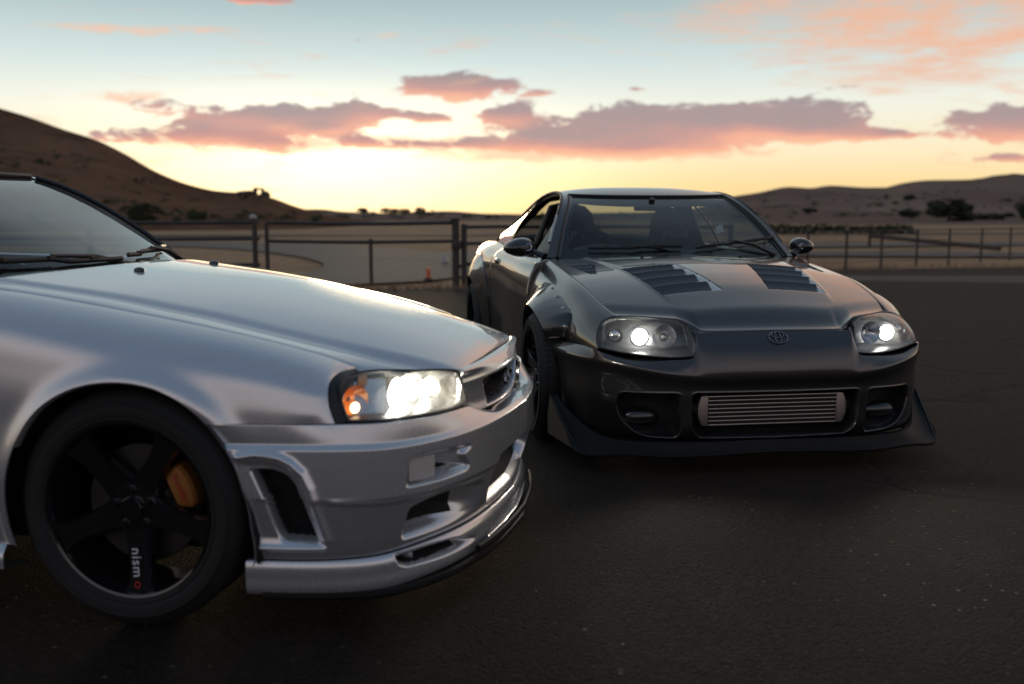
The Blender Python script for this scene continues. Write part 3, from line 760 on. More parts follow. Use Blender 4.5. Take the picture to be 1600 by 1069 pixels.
# ground: one sheet, denser near the camera, gently uneven away from the paved area
gr = np.concatenate([[-6000, -2500, -900, -300], np.linspace(-120, 120, 61), [300, 900, 2500, 6000]])
gx, gy = np.meshgrid(gr, gr + 40, indexing='ij')
gz = .012 * np.sin(gx * .11 + 1) * np.sin(gy * .13) + .008 * np.sin(gx * .37 + gy * .29)
gz = gz * np.clip((gy - 17) / 20, 0, 1) * np.clip((150 - abs(gx)) / 40, 0, 1) - .03
g_ = MB(); g_.grid(np.stack([gx, gy, gz], -1)); tag(g_.build('ground', M['dry']), kind='structure')
sheet('paved_lot', [(-60, 15.2), (-12, 15.4), (-4, 15.6), (-.5, 16.0), (1.2, 17.2), (3.2, 20.0), (6, 21.6), (14, 23.5), (40, 27), (60, 27), (60, -40), (-60, -40)], 0.0, M['asphalt'])

def ribbon(name, pts, w, z, m, n=60):
    C = resample(np.array(pts, float), n); T = np.gradient(C, axis=0); T /= np.linalg.norm(T, axis=1, keepdims=True); Nn = np.stack([-T[:, 1], T[:, 0]], 1)
    w = np.interp(np.linspace(0, 1, n), np.linspace(0, 1, len(w)), w)[:, None]
    L, Rr = C + Nn * w / 2, C - Nn * w / 2
    G = np.stack([L, C, Rr], 1); G = np.concatenate([G, np.full(G.shape[:2] + (1,), z)], -1)
    b = MB(); b.grid(G); return tag(b.build(name, m), kind='structure')
ribbon('track_road', [(-60, 47), (-30, 46), (-17, 44.5), (-10, 40.5), (-5.6, 34), (-3.4, 28), (-2.4, 22.5), (-3.2, 18.4), (-8, 17.6), (-16, 18.5)], [7, 6, 6, 7, 7, 6, 5.4, 4, 3, 3], .012, M['road'])
ribbon('track_road', [(-2.6, 27), (-1.2, 31), (3, 36), (12, 41), (26, 45), (60, 50)], [4, 4, 5, 5, 5, 5], .016, M['road'])
ribbon('service_road', [(5.5, 31), (12, 31), (20, 29.5), (32, 29), (60, 30)], [3, 4.5, 4.5, 4, 4], .020, M['road'])
def f_oldpave(b):
    co = objco(b); n = b.noise(co, .8, 6., .65); f = b.noise(co, 60., 3.)
    return pbsdf(b, base=b.mix(b.m('ADD', b.m('MULTIPLY', n, .6), b.m('MULTIPLY', f, .4)), (.040, .034, .030, 1), (.095, .080, .071, 1)), rough=.85, spec=.2, normal=bump(b, f, .4, .006))
M['oldpave'] = mat('bleached_paving', f_oldpave)
ribbon('side_road', [(3.4, 19.3), (7, 18.6), (12, 18.2), (20, 18.6), (60, 20)], [1.0, 4.2, 6.6, 8.2, 10], .005, M['oldpave'])
ribbon('dirt_track', [(-80, 66), (-40, 64), (-10, 66), (15, 72), (60, 70)], [4, 4, 5, 5, 5], .024, M['road'])

def ridge(name, px, D, D0, seed, back=1.35, nr=46, na=220, rough=.06, m='hill', taper='left'):
    """a hill whose skyline follows px (azimuth tangent, height tangent) at distance D, falling to its foot at D0"""
    p = np.array(px, float); a = np.linspace(p[0, 0], p[-1, 0], na); hh = nat_spline(p[:, 0], p[:, 1], a)
    hh = pchip(p[:, 0], p[:, 1], a); q_ = np.linspace(0, 1, na); hh = hh * np.minimum(sstep(0, .14, q_), sstep(1, .86, q_)) if taper is None else hh * (sstep(0, .14, q_) if taper == 'left' else sstep(1, .86, q_))
    rng = np.random.default_rng(seed)
    t = np.concatenate([np.linspace(0, 1, nr), 1 + np.linspace(0, 1, 12)[1:]]); 
    prof = np.where(t <= 1, (t ** 1.25) * (.35 + .65 * t), np.clip(1 - (t - 1) ** 1.5 * .9, 0, 1))
    dist = np.where(t <= 1, D0 + (D - D0) * t, D * (1 + (back - 1) * (t - 1)))
    A, Dd = np.meshgrid(a, dist, indexing='ij'); H = hh[:, None] * D * prof[None]
    X = A * Dd; Y = Dd + 0 * A
    nz = np.zeros_like(X)
    for k in range(5):
        f = 2 ** k; nz += vnoise(X / D * 9 * f + 31 + .8 * np.sin(Y / D * 5), Y / D * 3.2 * f + 7 * k, seed + k) / f ** .85
    H = H * (1 + rough * nz * (1 - np.exp(-((t[None] - 1) / .12) ** 2))) - .3
    b = MB(); b.grid(np.stack([X, Y, H], -1)); return tag(b.build(name, M[m], angle=180), kind='structure')
def ht(l): return [((x - 800) / 1555.6 * 1.0, (341 - y) / 1555.6) for x, y in l]
ridge('hill', ht([(-900, 40), (-600, 20), (-300, 60), (-120, 120), (0, 160), (60, 178), (110, 196), (160, 212), (200, 231), (250, 260), (300, 280), (345, 290), (400, 294), (430, 301), (460, 312), (490, 321), (530, 330), (600, 338), (680, 342)]), 230, 75, 3, rough=.13)
ridge('far_hill', ht([(150, 320), (420, 326), (500, 325), (540, 329), (600, 331), (660, 329), (700, 328), (760, 332), (830, 333), (850, 332), (900, 331), (1000, 330), (1080, 324), (1140, 306), (1180, 300), (1230, 291), (1262, 293), (1290, 289), (1350, 292), (1375, 292), (1400, 286), (1440, 281), (1500, 280), (1545, 277), (1580, 274), (1650, 277), (1800, 268), (2000, 280), (2600, 290), (3400, 310)]), 900, 260, 5, rough=.24, na=300, m='hazed_hill', taper='right')
ridge('low_rise', ht([(500, 345), (900, 343), (1150, 338), (1250, 333), (1400, 330), (1600, 329), (1900, 325), (2300, 330)]), 300, 120, 8, rough=.15, m='hazed_hill', taper='right')

# rock outcrop on the left ridge, with an opening the sky shows through
b = MB(); c0 = np.array([(408 - 800) / 1555.6 * 230, 230, (341 - 296) / 1555.6 * 230])
th = np.linspace(0, 2 * np.pi, 40, endpoint=False); rk = np.random.default_rng(2)
ro = 1.25 + .35 * np.sin(th * 3 + .6) + .18 * rk.standard_normal(40) * .6; ri = .72 + .04 * rk.standard_normal(40)
P = []
for dy in (-1.2, -.5, .5, 1.2):
    k = 1 - .12 * abs(dy)
    P.append([np.stack([c0[0] + .1 + r * np.cos(th) * s_, np.full(40, c0[1] + dy), c0[2] + .25 + r * np.sin(th) * s_], -1) for r, s_ in ((ro, k), (ri, 1.05))])
ring = [P[0][1], P[0][0], P[1][0], P[2][0], P[3][0], P[3][1], P[2][1], P[1][1]]
b.grid(np.stack(ring, 1), closed_u=True, closed_v=True)
b.ball(c0 + (-2.6, 0, -.2), (2.6, 1.6, .9), 14); b.ball(c0 + (1.5, 0, -.5), (1.2, 1.4, 1.2), 12); b.ball(c0 + (-4.8, 0, -.1), (1.6, 1.2, .5), 12)
b.xform(lambda v: v + .10 * np.stack([np.sin(v[:, 2] * 3.1 + v[:, 0]), 0 * v[:, 0], np.sin(v[:, 0] * 2.7)], -1))
tag(b.build('rock_outcrop', M['rock'], angle=25), 'dark rock outcrop with a round opening on the crest of the left hill', 'rock')

# scattered scrub on the slopes: too many and too small to count
def scrub(name, hill, n, smin, smax, seed, label):
    r = np.random.default_rng(seed); V = np.array([v.co[:] for v in hill.data.vertices]); rd = np.hypot(V[:, 0], V[:, 1]) * 0 + V[:, 1]; V = V[(V[:, 2] > .5) & (V[:, 1] > 40) & (V[:, 1] < V[:, 1].max() / 1.35 * .90)]
    c = V[r.integers(0, len(V), n)] + np.stack([r.normal(0, 3, n), r.normal(0, 3, n), 0 * np.arange(n)], -1); s_ = r.uniform(smin, smax, n) * np.where(r.uniform(size=n) < .15, 2.0, 1.0)
    k = 16; p = np.repeat(c, k, 0) + r.normal(0, 1, (n * k, 3)) * np.repeat(s_, k)[:, None] * (1.0, .8, .34) + (0, 0, .2)
    a_ = r.standard_normal((n * k, 3)); a_ /= np.linalg.norm(a_, axis=1, keepdims=True); b_ = np.cross(a_, r.standard_normal((n * k, 3))); b_ /= np.linalg.norm(b_, axis=1, keepdims=True); q = (np.repeat(s_, k) * r.uniform(.3, .6, n * k))[:, None]
    Q = np.stack([p - a_ * q - b_ * q * .5, p + a_ * q - b_ * q * .6, p + a_ * q * .9 + b_ * q * .6, p - a_ * q * .8 + b_ * q * .5], 1).reshape(-1, 3)
    return tag(obj(name, mesh_of(name, Q, np.arange(4 * n * k).reshape(-1, 4), M['leaf'], smooth=False)), label, 'scrub', kind='stuff')
HILLS = {o.name: o for o in COL.objects if o.name in ('hill', 'far_hill')}
scrub('hill_scrub', HILLS['hill'], 300, .18, .5, 3, 'low dark scrub scattered over the brown hillside at the left')
scrub('hill_scrub', HILLS['far_hill'], 520, .6, 1.6, 4, 'low dark scrub scattered over the distant hazy hills')

# trees and shrubs
def crown_mesh(name, seed, n, clumps, leaf):
    r = np.random.default_rng(seed); V = []; k = len(clumps)
    cl = np.array(clumps); c = cl[r.integers(0, k, n)]
    d = r.standard_normal((n, 3)); d /= np.linalg.norm(d, axis=1, keepdims=True)
    p = c[:, :3] + d * c[:, 3:6] * (r.uniform(.35, 1.05, (n, 1)) ** .5)
    a = r.standard_normal((n, 3)); a /= np.linalg.norm(a, axis=1, keepdims=True); b_ = np.cross(a, r.standard_normal((n, 3))); b_ /= np.linalg.norm(b_, axis=1, keepdims=True)
    s = leaf * r.uniform(.6, 1.4, (n, 1)); V = np.stack([p - a * s - b_ * s * .6, p + a * s - b_ * s * .6, p + a * s * 1.1 + b_ * s * .7, p - a * s * .8 + b_ * s * .6], 1).reshape(-1, 3)
    return mesh_of(name, V, np.arange(4 * n).reshape(n, 4), M['leaf'], smooth=False)
CROWNS = []
for sd_ in range(4):
    r = np.random.default_rng(20 + sd_); cl = [(0, 0, .62, .34, .34, .30)]
    for q in range(9): cl.append((r.uniform(-.42, .42), r.uniform(-.3, .3), r.uniform(.35, .85), r.uniform(.14, .26), r.uniform(.14, .26), r.uniform(.12, .2)))
    CROWNS.append(crown_mesh('crown', sd_, 1500, cl, .035))
def trunk_mesh():
    b = MB(); b.tube([(0, 0, -.05), (.01, 0, .2), (.03, .01, .45), (.02, 0, .7)], [.045, .035, .025, .01], 8)
    for q in range(5):
        an = q * 1.3; b.tube([(.02, 0, .25 + .07 * q), (.14 * math.cos(an), .14 * math.sin(an), .42 + .07 * q), (.26 * math.cos(an), .26 * math.sin(an), .55 + .07 * q)], [.018, .012, .005], 6)
    o = b.build('trunk', M['bark']); me = o.data; bpy.data.objects.remove(o); return me
TRUNK = trunk_mesh()
def tree(name, x, y, z, w, h, k, label, cat='tree', group=None, rz=0.):
    e = empty(name, (x, y, z), rz, label, cat, group)
    for nm, me in (('trunk', TRUNK), ('crown', CROWNS[k % 4])):
        o = obj(nm, me, e); o.scale = (w, w * .9, h)
    return e
def at(px, py, D): return ((px - 800) / 1555.6 * D, D, (341 - py) / 1555.6 * D + 1.129)
for nm, px, D, base, w, h, k, lab in [
    ('oak_tree', 1476, 210, 352, 8.6, 6.2, 0, 'broad dark oak, the largest tree on the plain at the right edge'),
    ('oak_tree', 1420, 230, 350, 6.0, 3.4, 1, 'low dark oak just left of the largest tree on the right plain'),
    ('oak_tree', 1596, 215, 352, 4.6, 5.6, 2, 'dark tree cut by the right edge of the view'),
    ('oak_tree', 1545, 235, 352, 8.0, 3.0, 3, 'wide low tree between the largest oak and the right edge'),
    ('oak_tree', 1500, 212, 354, 6.0, 3.4, 2, 'low dark tree touching the right flank of the largest oak'),
    ('oak_tree', 1262, 330, 337, 5.0, 2.6, 3, 'lone small tree at the foot of the right hills behind the car mirror'),
    ('oak_tree', 1412, 560, 320, 9.5, 5.4, 1, 'small dark tree halfway up the right hillside'),
    ('oak_tree', 1393, 565, 321, 5.0, 2.0, 2, 'tiny shrub beside the tree on the right hillside'),
    ('oak_tree', 568, 420, 337, 5.0, 3.6, 0, 'leftmost dark tree on the skyline between the two cars'),
    ('oak_tree', 610, 400, 339, 8.6, 3.4, 1, 'wide dark tree in the middle of the skyline row between the cars'),
    ('oak_tree', 634, 410, 338, 5.6, 3.2, 3, 'flat dark tree joined to the right of the widest skyline tree'),
    ('oak_tree', 657, 415, 338, 6.2, 3.8, 2, 'rightmost dark tree of the skyline row between the cars'),
    ('oak_tree', 585, 430, 337, 3.6, 1.6, 2, 'low scrub between the two left trees on the skyline'),
    ('shrub', 315, 62, 353, 1.1, .72, 1, 'round dark green shrub at the foot of the left hill'),
    ('shrub', 222, 90, 356, 3.4, 2.3, 2, 'dark bushy tree behind the fence at the left hill foot'),
    ('shrub', 372, 60, 350, 2.6, .3, 3, 'low spread of scrub on the slope above the gate')]:
    x, y, z = at(px, base, D); tree(nm, x, y, z, w, h, k, lab, 'tree' if nm == 'oak_tree' else 'bush', rz=px * .37)
# low hedge along the far side of the plain
b = MB(); hv = crown_mesh('hedge', 77, 1500, [(q, RNG.uniform(-.4, .4), .22 + .1 * RNG.uniform(), .9, .5, .26 + .1 * RNG.uniform()) for q in np.linspace(0, 10, 16)], .09)
h_ = obj('hedge', hv); h_.location = at(1196, 356, 72); h_.location.z = .05; tag(h_, 'low dark hedge running along the plain behind the right fence', 'hedge')

# pipe fence and gate on the left
FZ = .05
def fence_run(label, y, x0, x1, posts, rails, r=.029, pr_=.050, top=1.05, cat='fence'):
    e = empty('pipe_fence', ((x0 + x1) / 2, y, FZ), 0, label, cat)
    for p in posts:
        b = MB(); b.tube([(p - (x0 + x1) / 2, 0, -.15), (p - (x0 + x1) / 2, 0, top)], pr_, 10); b.build('post', M['steel'], e)
    for z in rails:
        b = MB(); n = 8; xs = np.linspace(x0, x1, n) - (x0 + x1) / 2
        b.tube([(q, 0, z + .006 * math.sin(q * 3)) for q in xs], r, 8); b.build('rail', M['steel'], e)
    return e
fence_run('dark pipe fence panel behind the silver car, left of the gate', 16.6, -13.6, -4.19, [-13.6, -11.4, -9.2, -7.0], [1.0, .73, .30])
gate = empty('pipe_gate', (-2.4, 16.5, FZ), 0, 'long dark pipe gate with two top rails between the double posts', 'gate')
for nm, xa, xb, z, r in (('rail', -4.02, -.93, 1.0, .031), ('rail', -4.02, -.93, .70, .029)):
    b = MB(); b.tube([(q + 2.4, 0, z - .02 * math.sin((q + 4) * 1.0)) for q in np.linspace(xa, xb, 8)], r, 8); b.build(nm, M['steel'], gate)
for p, z0, z1, r in ((-4.04, .0, 1.0, .036), (-2.33, -.02, .74, .032)):
    b = MB(); b.tube([(p + 2.4, 0, z0), (p + 2.4, 0, z1)], r, 10); b.build('upright', M['steel'], gate)
gp = empty('gate_post', (-.93, 16.5, FZ), 0, 'thick dark steel gate post left of the grey car', 'post')
b = MB(); b.tube([(0, 0, -.2), (0, 0, 1.04)], .062, 12); b.build('post', M['steel'], gp)
b = MB(); b.box((.02, -.02, .64), (.17, .14, .14)); b.build('latch', M['steel'], gp, bevel=.008)
b = MB(); b.box((.03, 0, .29), (.15, .1, .07)); b.build('hinge', M['steel'], gp, bevel=.008)
b = MB(); b.box((0, 0, 1.05), (.15, .15, .05)); b.build('cap', M['steel'], gp, bevel=.01)
lp = empty('gate_post', (-4.24, 16.5, FZ), 0, 'dark steel gate post with a pale cap behind the silver car bonnet', 'post')
b = MB(); b.tube([(0, 0, -.2), (0, 0, 1.04)], .045, 12); b.build('post', M['steel'], lp)
b = MB(); b.ball((-.02, 0, 1.09), (.06, .06, .05), 10); b.build('cap', M['pale'], lp)
fence_run('dark pipe fence between the gate post and the grey car', 16.5, -.79, 3.6, [-.79, 1.4, 3.6], [.93, .66, .32], pr_=.05, top=.98)
# wire fence with thin posts on the right
wf = empty('wire_fence', (10.5, 24, 0), 0, 'wire fence on thin dark posts along the right edge of the paved lot', 'fence')
WP = [(5.4, 21.4), (6.45, 21.8), (7.43, 22.2), (8.43, 22.8), (9.6, 23.7), (10.8, 24.7), (12.3, 26.2), (13.6, 27.3), (15.2, 28.4), (17, 29.6), (19, 31)]
for x, y in WP:
    b = MB(); b.tube([(x - 10.5, y - 24, -.1), (x - 10.5, y - 24, .87)], .030, 8); b.build('post', M['steel'], wf)
for z, r in ((.84, .016), (.60, .006), (.36, .006), (.14, .006)):
    b = MB(); b.tube([(x - 10.5, y - 24, z) for x, y in WP], r, 6); b.build('wire', M['steel'], wf)
bp = MB(); bp.tube([(14.3, 40, .42), (15.4, 36.8, .26), (16.5, 33.8, .10)], .085, 10); bp.tube([(14.3, 40, -.1), (14.3, 40, .42)], .06, 8)
tag(bp.build('barrier_pole', M['bark']), 'dark barrier pole slanting down to the ground beyond the wire fence', 'barrier')
dl = empty('marker_post', (-1.52, 18.1, .03), 0, 'small orange marker post on the verge by the gate', 'marker')
b = MB(); b.tube([(0, 0, 0), (0, 0, .2)], [.045, .035], 12); b.build('tube', M['orange'], dl)
b = MB(); b.tube([(0, 0, -.02), (0, 0, .015)], .075, 12); b.build('base', M['matte'], dl)
mk = MB(); mk.tube([(-1.72, 25.4, 0), (-1.72, 25.4, .16)], [.10, .08], 12); mk.ball((-1.72, 25.4, .16), (.085, .085, .04), 10); tag(mk.build('marker_stone', M['pale']), 'pale round marker at the inside of the track bend', 'marker')
# dry grass tufts along the verge of the paved lot
r = np.random.default_rng(9); n = 5200
tx = np.concatenate([r.uniform(-14, 1.0, n // 2), r.uniform(4, 30, n // 2)]); ty = np.where(tx < 2, 15.7 + abs(r.normal(0, .45, n)), np.interp(tx, [4, 6, 14, 30], [20.9, 21.7, 23.6, 25.8]) + abs(r.normal(0, .5, n)))
hh = r.uniform(.03, .13, n); an = r.uniform(0, 6.28, n); ww = r.uniform(.004, .012, n); ln = r.normal(0, .04, (n, 2))
V = np.stack([np.stack([tx - ww * np.cos(an), ty - ww * np.sin(an), 0 * tx - .02], -1), np.stack([tx + ww * np.cos(an), ty + ww * np.sin(an), 0 * tx - .02], -1), np.stack([tx + ln[:, 0], ty + ln[:, 1], hh], -1)], 1).reshape(-1, 3)
tag(obj('dry_grass', mesh_of('dry_grass', V, np.arange(3 * n).reshape(n, 3), M['dry'], smooth=False)), 'dry yellow grass tufts along the verge of the paved lot', 'grass', kind='stuff')
# ------------------------------------------------------------------ shared car pieces
def wheel(parent, x, w, sgn, R, rr, tw, steer=0., style='five', spoke_mat=None, rot=0., detail=True, caliper=None, name='wheel', lip=None):
    spoke_mat = spoke_mat or M['rim']
    k = rr / .240
    b = MB(); b.lathe([(rr, 0), (rr + .002, -.004), (rr - .006, -.007), (rr - .012, -.022), (rr - .020, -.06), (rr - .026, -tw * .62), (rr - .012, -tw * .9), (rr, -tw * .92)], n=72)
    o = b.build(name, lip or spoke_mat, parent, (x, sgn * w, R)); o.rotation_euler = (0, 0, (math.pi if sgn < 0 else 0) + steer)
    b = MB(); s = (R - rr) / .087
    pr_ = [(rr - .006, -.010), (rr + .004 * s, -.003), (rr + .010 * s, .001), (rr + .0115 * s, .0035), (rr + .015 * s, .0035), (rr + .0165 * s, .001), (rr + .028 * s, .006), (rr + .048 * s, .0045), (rr + .0495 * s, .0065), (rr + .052 * s, .0065), (rr + .0535 * s, .003), (rr + .066 * s, -.006), (R - .006, -.020), (R - .0015, -.032)]
    for g0 in (.075, .125, .175): pr_ += [(R, -tw * g0 / .25 + .012), (R - .007, -tw * g0 / .25 + .009), (R - .007, -tw * g0 / .25 + .001), (R, -tw * g0 / .25 - .002)]
    pr_ += [(R - .0015, -tw + .03), (R - .006, -tw + .016), (R - .03 * s, -tw + .003), (rr + .02, -tw - .002), (rr - .006, -tw + .012)]
    b.lathe(pr_, n=96); b.build('tyre', M['rubber'], o)
    if detail:                                   # sipes across the outer shoulder
        b = MB()
        for q in range(72):
            a = q / 72 * 2 * math.pi; c, s_ = math.cos(a), math.sin(a)
            b.box(((R - .0005) * c, -.045, (R - .0005) * s_), (.003, .045, .005), [[c, 0, -s_], [0, 1, 0], [s_, 0, c]])
        t = b.build('tread_block', M['void'], o); tag(t, kind='stuff')
    for q in range(5):
        a = math.pi - (rot + q * 72) * math.pi / 180 if True else 0
        rs = np.linspace(.045 * k, rr - .012, 9); t = (rs - rs[0]) / (rs[-1] - rs[0])
        hw = np.interp(t, [0, .25, .6, .85, 1], [.046, .037, .031, .034, .050]) * k; yo = np.interp(t, [0, .3, .8, 1], [-.040, -.034, -.022, -.016]); th = np.interp(t, [0, 1], [.045, .03])
        G = np.stack([np.stack([rs, hw, yo - .010], -1), np.stack([rs, hw - .006, yo], -1), np.stack([rs, -hw + .006, yo], -1), np.stack([rs, -hw, yo - .010], -1), np.stack([rs, -hw, yo - th], -1), np.stack([rs, hw, yo - th], -1)], 1)
        c, s_ = math.cos(a), math.sin(a)
        P = np.stack([G[..., 0] * c - G[..., 1] * s_, G[..., 2], G[..., 0] * s_ + G[..., 1] * c], -1)
        b = MB(); b.grid(P, closed_v=True); b.build('spoke', spoke_mat, o, angle=30)
    b = MB(); b.lathe([(.0, -.022), (.030 * k, -.022), (.033 * k, -.026), (.034 * k, -.036), (.066 * k, -.038), (.072 * k, -.046), (.074 * k, -.09)], n=40)
    for q in range(5):
        a = math.pi - (rot + 36 + q * 72) * math.pi / 180; b.lathe([(.0, -.026), (.009, -.026), (.011, -.030), (.011, -.045)], c=(.052 * k * math.cos(a), 0, .052 * k * math.sin(a)), n=6)
    b.build('hub', M['rim'], o)
    b = MB(); b.lathe([(.075, -.085), (.085, -.095), (.168, -.095), (.170, -.098), (.170, -.125), (.085, -.125)], n=64); b.build('brake_disc', M['disc'], o)
    if caliper is not None:
        a0 = caliper; n = 15; al = np.linspace(a0 - 22, a0 + 22, n) * math.pi / 180
        q = np.sin(np.linspace(0, math.pi, n)) ** .35
        ring = []
        for r_, y_ in ((.118, -.060), (.122, -.048), (.178, -.046), (.186, -.056), (.188, -.125), (.116, -.125)):
            m_ = .152; rr_ = m_ + (r_ - m_) * (.55 + .45 * q); ring.append(np.stack([-rr_ * np.cos(al), np.full(n, y_) - .012 * (1 - q), rr_ * np.sin(al)], -1))
        b = MB(); b.grid(np.stack(ring, 1), closed_v=True); c_ = b.build('brake_caliper', M['gold'], o, angle=30)
    return o

def solid_strip(name, A, B, thick, mat_, parent, n=None):
    """strip between two 3-D curves, thickened along its normal"""
    A, B = np.asarray(A, float), np.asarray(B, float)
    if n: A, B = resample(A, n), resample(B, n)
    T = np.gradient(A, axis=0); Nn = np.cross(T, B - A); Nn /= np.linalg.norm(Nn, axis=1, keepdims=True)
    G = np.stack([A, B, B - Nn * thick, A - Nn * thick], 1); b = MB(); b.grid(G, closed_v=True); b.F += [(0, 1, 2, 3), tuple(len(A) * 4 - 4 + i for i in (3, 2, 1, 0))]
    return b.build(name, mat_, parent, angle=50)

def lamp_bowl(G, inward, keep_edge=.010):
    """bowl behind a lens grid"""
    d = edge_dist(G); s = sstep(0, .035, d)[..., None]
    return G + np.asarray(inward) * s - np.asarray(inward) / np.linalg.norm(inward) * -.004

def border(G):
    return np.concatenate([G[:, 0], G[-1, 1:], G[-2::-1, -1], G[0, -2:0:-1]])

def refl(c, r, depth, axis, n=28, hole=.15):
    """paraboloid reflector opening along axis"""
    b = MB(); t = np.linspace(hole, 1, 9); b.lathe([(q * r, depth * (q * q - 1)) for q in t], axis='x', n=n)
    ax = np.asarray(axis, float); ax /= np.linalg.norm(ax); up = np.array([0, 0, 1.]); y = np.cross(up, ax); y /= np.linalg.norm(y); z = np.cross(ax, y); Rm = np.stack([ax, y, z], 1)
    return b.xform(lambda v: v @ Rm.T + np.asarray(c))

def disc(c, r, axis, dome=.3, n=24):
    b = MB(); t = np.linspace(0, 1, 7); b.lathe([(max(q * r, 1e-4), dome * r * (1 - q * q)) for q in t], axis='x', n=n)
    ax = np.asarray(axis, float); ax /= np.linalg.norm(ax); y = np.cross((0, 0, 1.), ax); y /= np.linalg.norm(y); Rm = np.stack([ax, y, np.cross(ax, y)], 1)
    return b.xform(lambda v: v @ Rm.T + np.asarray(c))

def cross_section_seat(parent, x, y, z0, mat_, bolster=.0, name='seat', word=None):
    """bucket seat: cushion, shell back with wings and headrest"""
    b = MB(); n = 13; t = np.linspace(-1, 1, n); rows = []
    for (dx, z, hw, dep) in [(.30, .0, .25, .05), (.10, -.03, .25, .06), (-.05, .0, .25, .07), (-.12, .12, .25, .08), (-.18, .30, .265, .09), (-.235, .46, .26, .085), (-.27, .58, .20, .05), (-.29, .68, .165, .035), (-.305, .78, .15, .03), (-.31, .83, .10, .02), (-.31, .845, .03, .0)]:
        rows.append(np.stack([x + dx + dep * abs(t) ** 3, y + hw * t, z0 + z + .02 * abs(t) ** 3], -1))
    G = np.array(rows); Nn = outward(G, (x + 1, y, z0 + .5)); top = G; bot = G + (-.05, 0, -.02)
    b.grid(top); b.grid(bot[:, ::-1])
    o = b.build(name, mat_, parent, angle=60)
    return o

def beam(parent, pos, sg, power=8):
    """the dipped beam of a lit headlamp"""
    d = bpy.data.lights.new('headlight_beam', 'SPOT'); o = link(bpy.data.objects.new('headlight_beam', d), parent)
    d.energy = power; d.color = (1, .90, .74); d.spot_size = R_(95); d.spot_blend = .9; d.shadow_soft_size = .04; o.location = pos
    o.rotation_euler = (0, R_(-90 + 17), 0) if True else None

# ------------------------------------------------------------------ silver coupe
CA = empty('sports_car', (-.8731, 3.4815, 0), -.18485, 'silver sports coupe in the left foreground with its headlight lit, nose to the right', 'car', 'sports cars parked nose to nose')
CEN_A = (-1.2, 0, .45)

H = geoA_bonnet(); panel('hood', H, [M['silver']], CA, CEN_A, roll=.004)

AR_T = np.array([-40, -17, -4, 14, 35, 50, 63, 76, 90, 99, 114, 132, 150, 180, 200, 230]) ; AR_R = np.array([.375, .369, .345, .334, .340, .350, .358, .363, .366, .368, .374, .380, .378, .372, .372, .376])
def arch_sd(x, z, cx=0., cz=.33):
    th = np.degrees(np.arctan2(z - cz, x - cx)); th = np.where(th < -90, th + 360, th)
    return np.hypot(x - cx, z - cz) - np.interp(th, AR_T, AR_R)
WG = geoA_wing()
wing_sd = np.minimum(arch_sd(WG[..., 0], WG[..., 2]), np.maximum(WG[..., 2] - .5885, -(WG[..., 0] - .02)))
for sg in (-1, 1):
    G = WG * [1, sg, 1]
    f = panel('front_fender', G, [M['silver']], CA, CEN_A, cutsd=wing_sd, roll=.003, flange=.006)
    # inner lip of the arch, and the dark liner
    th = np.radians(np.linspace(-20, 152, 60)); r_ = np.interp(np.degrees(th), AR_T, AR_R)
    w_ = np.interp(np.cos(th) * r_, [-.4, -.2, 0, .211, .3, .4], [.893, .898, .899, .885, .872, .862])
    rows = [np.stack([r * np.cos(th), sg * (w_ - q), .33 + r * np.sin(th)], -1) for r, q in ((r_ + .001, .002), (r_ - .004, .005), (r_ - .007, .022), (r_ - .004, .034))]
    b = MB(); b.grid(np.stack(rows, 1)); b.build('arch_lip', M['silver'], f, angle=60)
    b = MB(); b.grid(np.stack([np.stack([(r_ + q) * np.cos(th), sg * (w_ - .02 - d), .33 + (r_ + q) * np.sin(th)], -1) for q, d in ((0, .0), (.012, .03), (.012, .34), (-.30, .36))], 1)); b.build('wheel_arch_liner', M['void'], f)

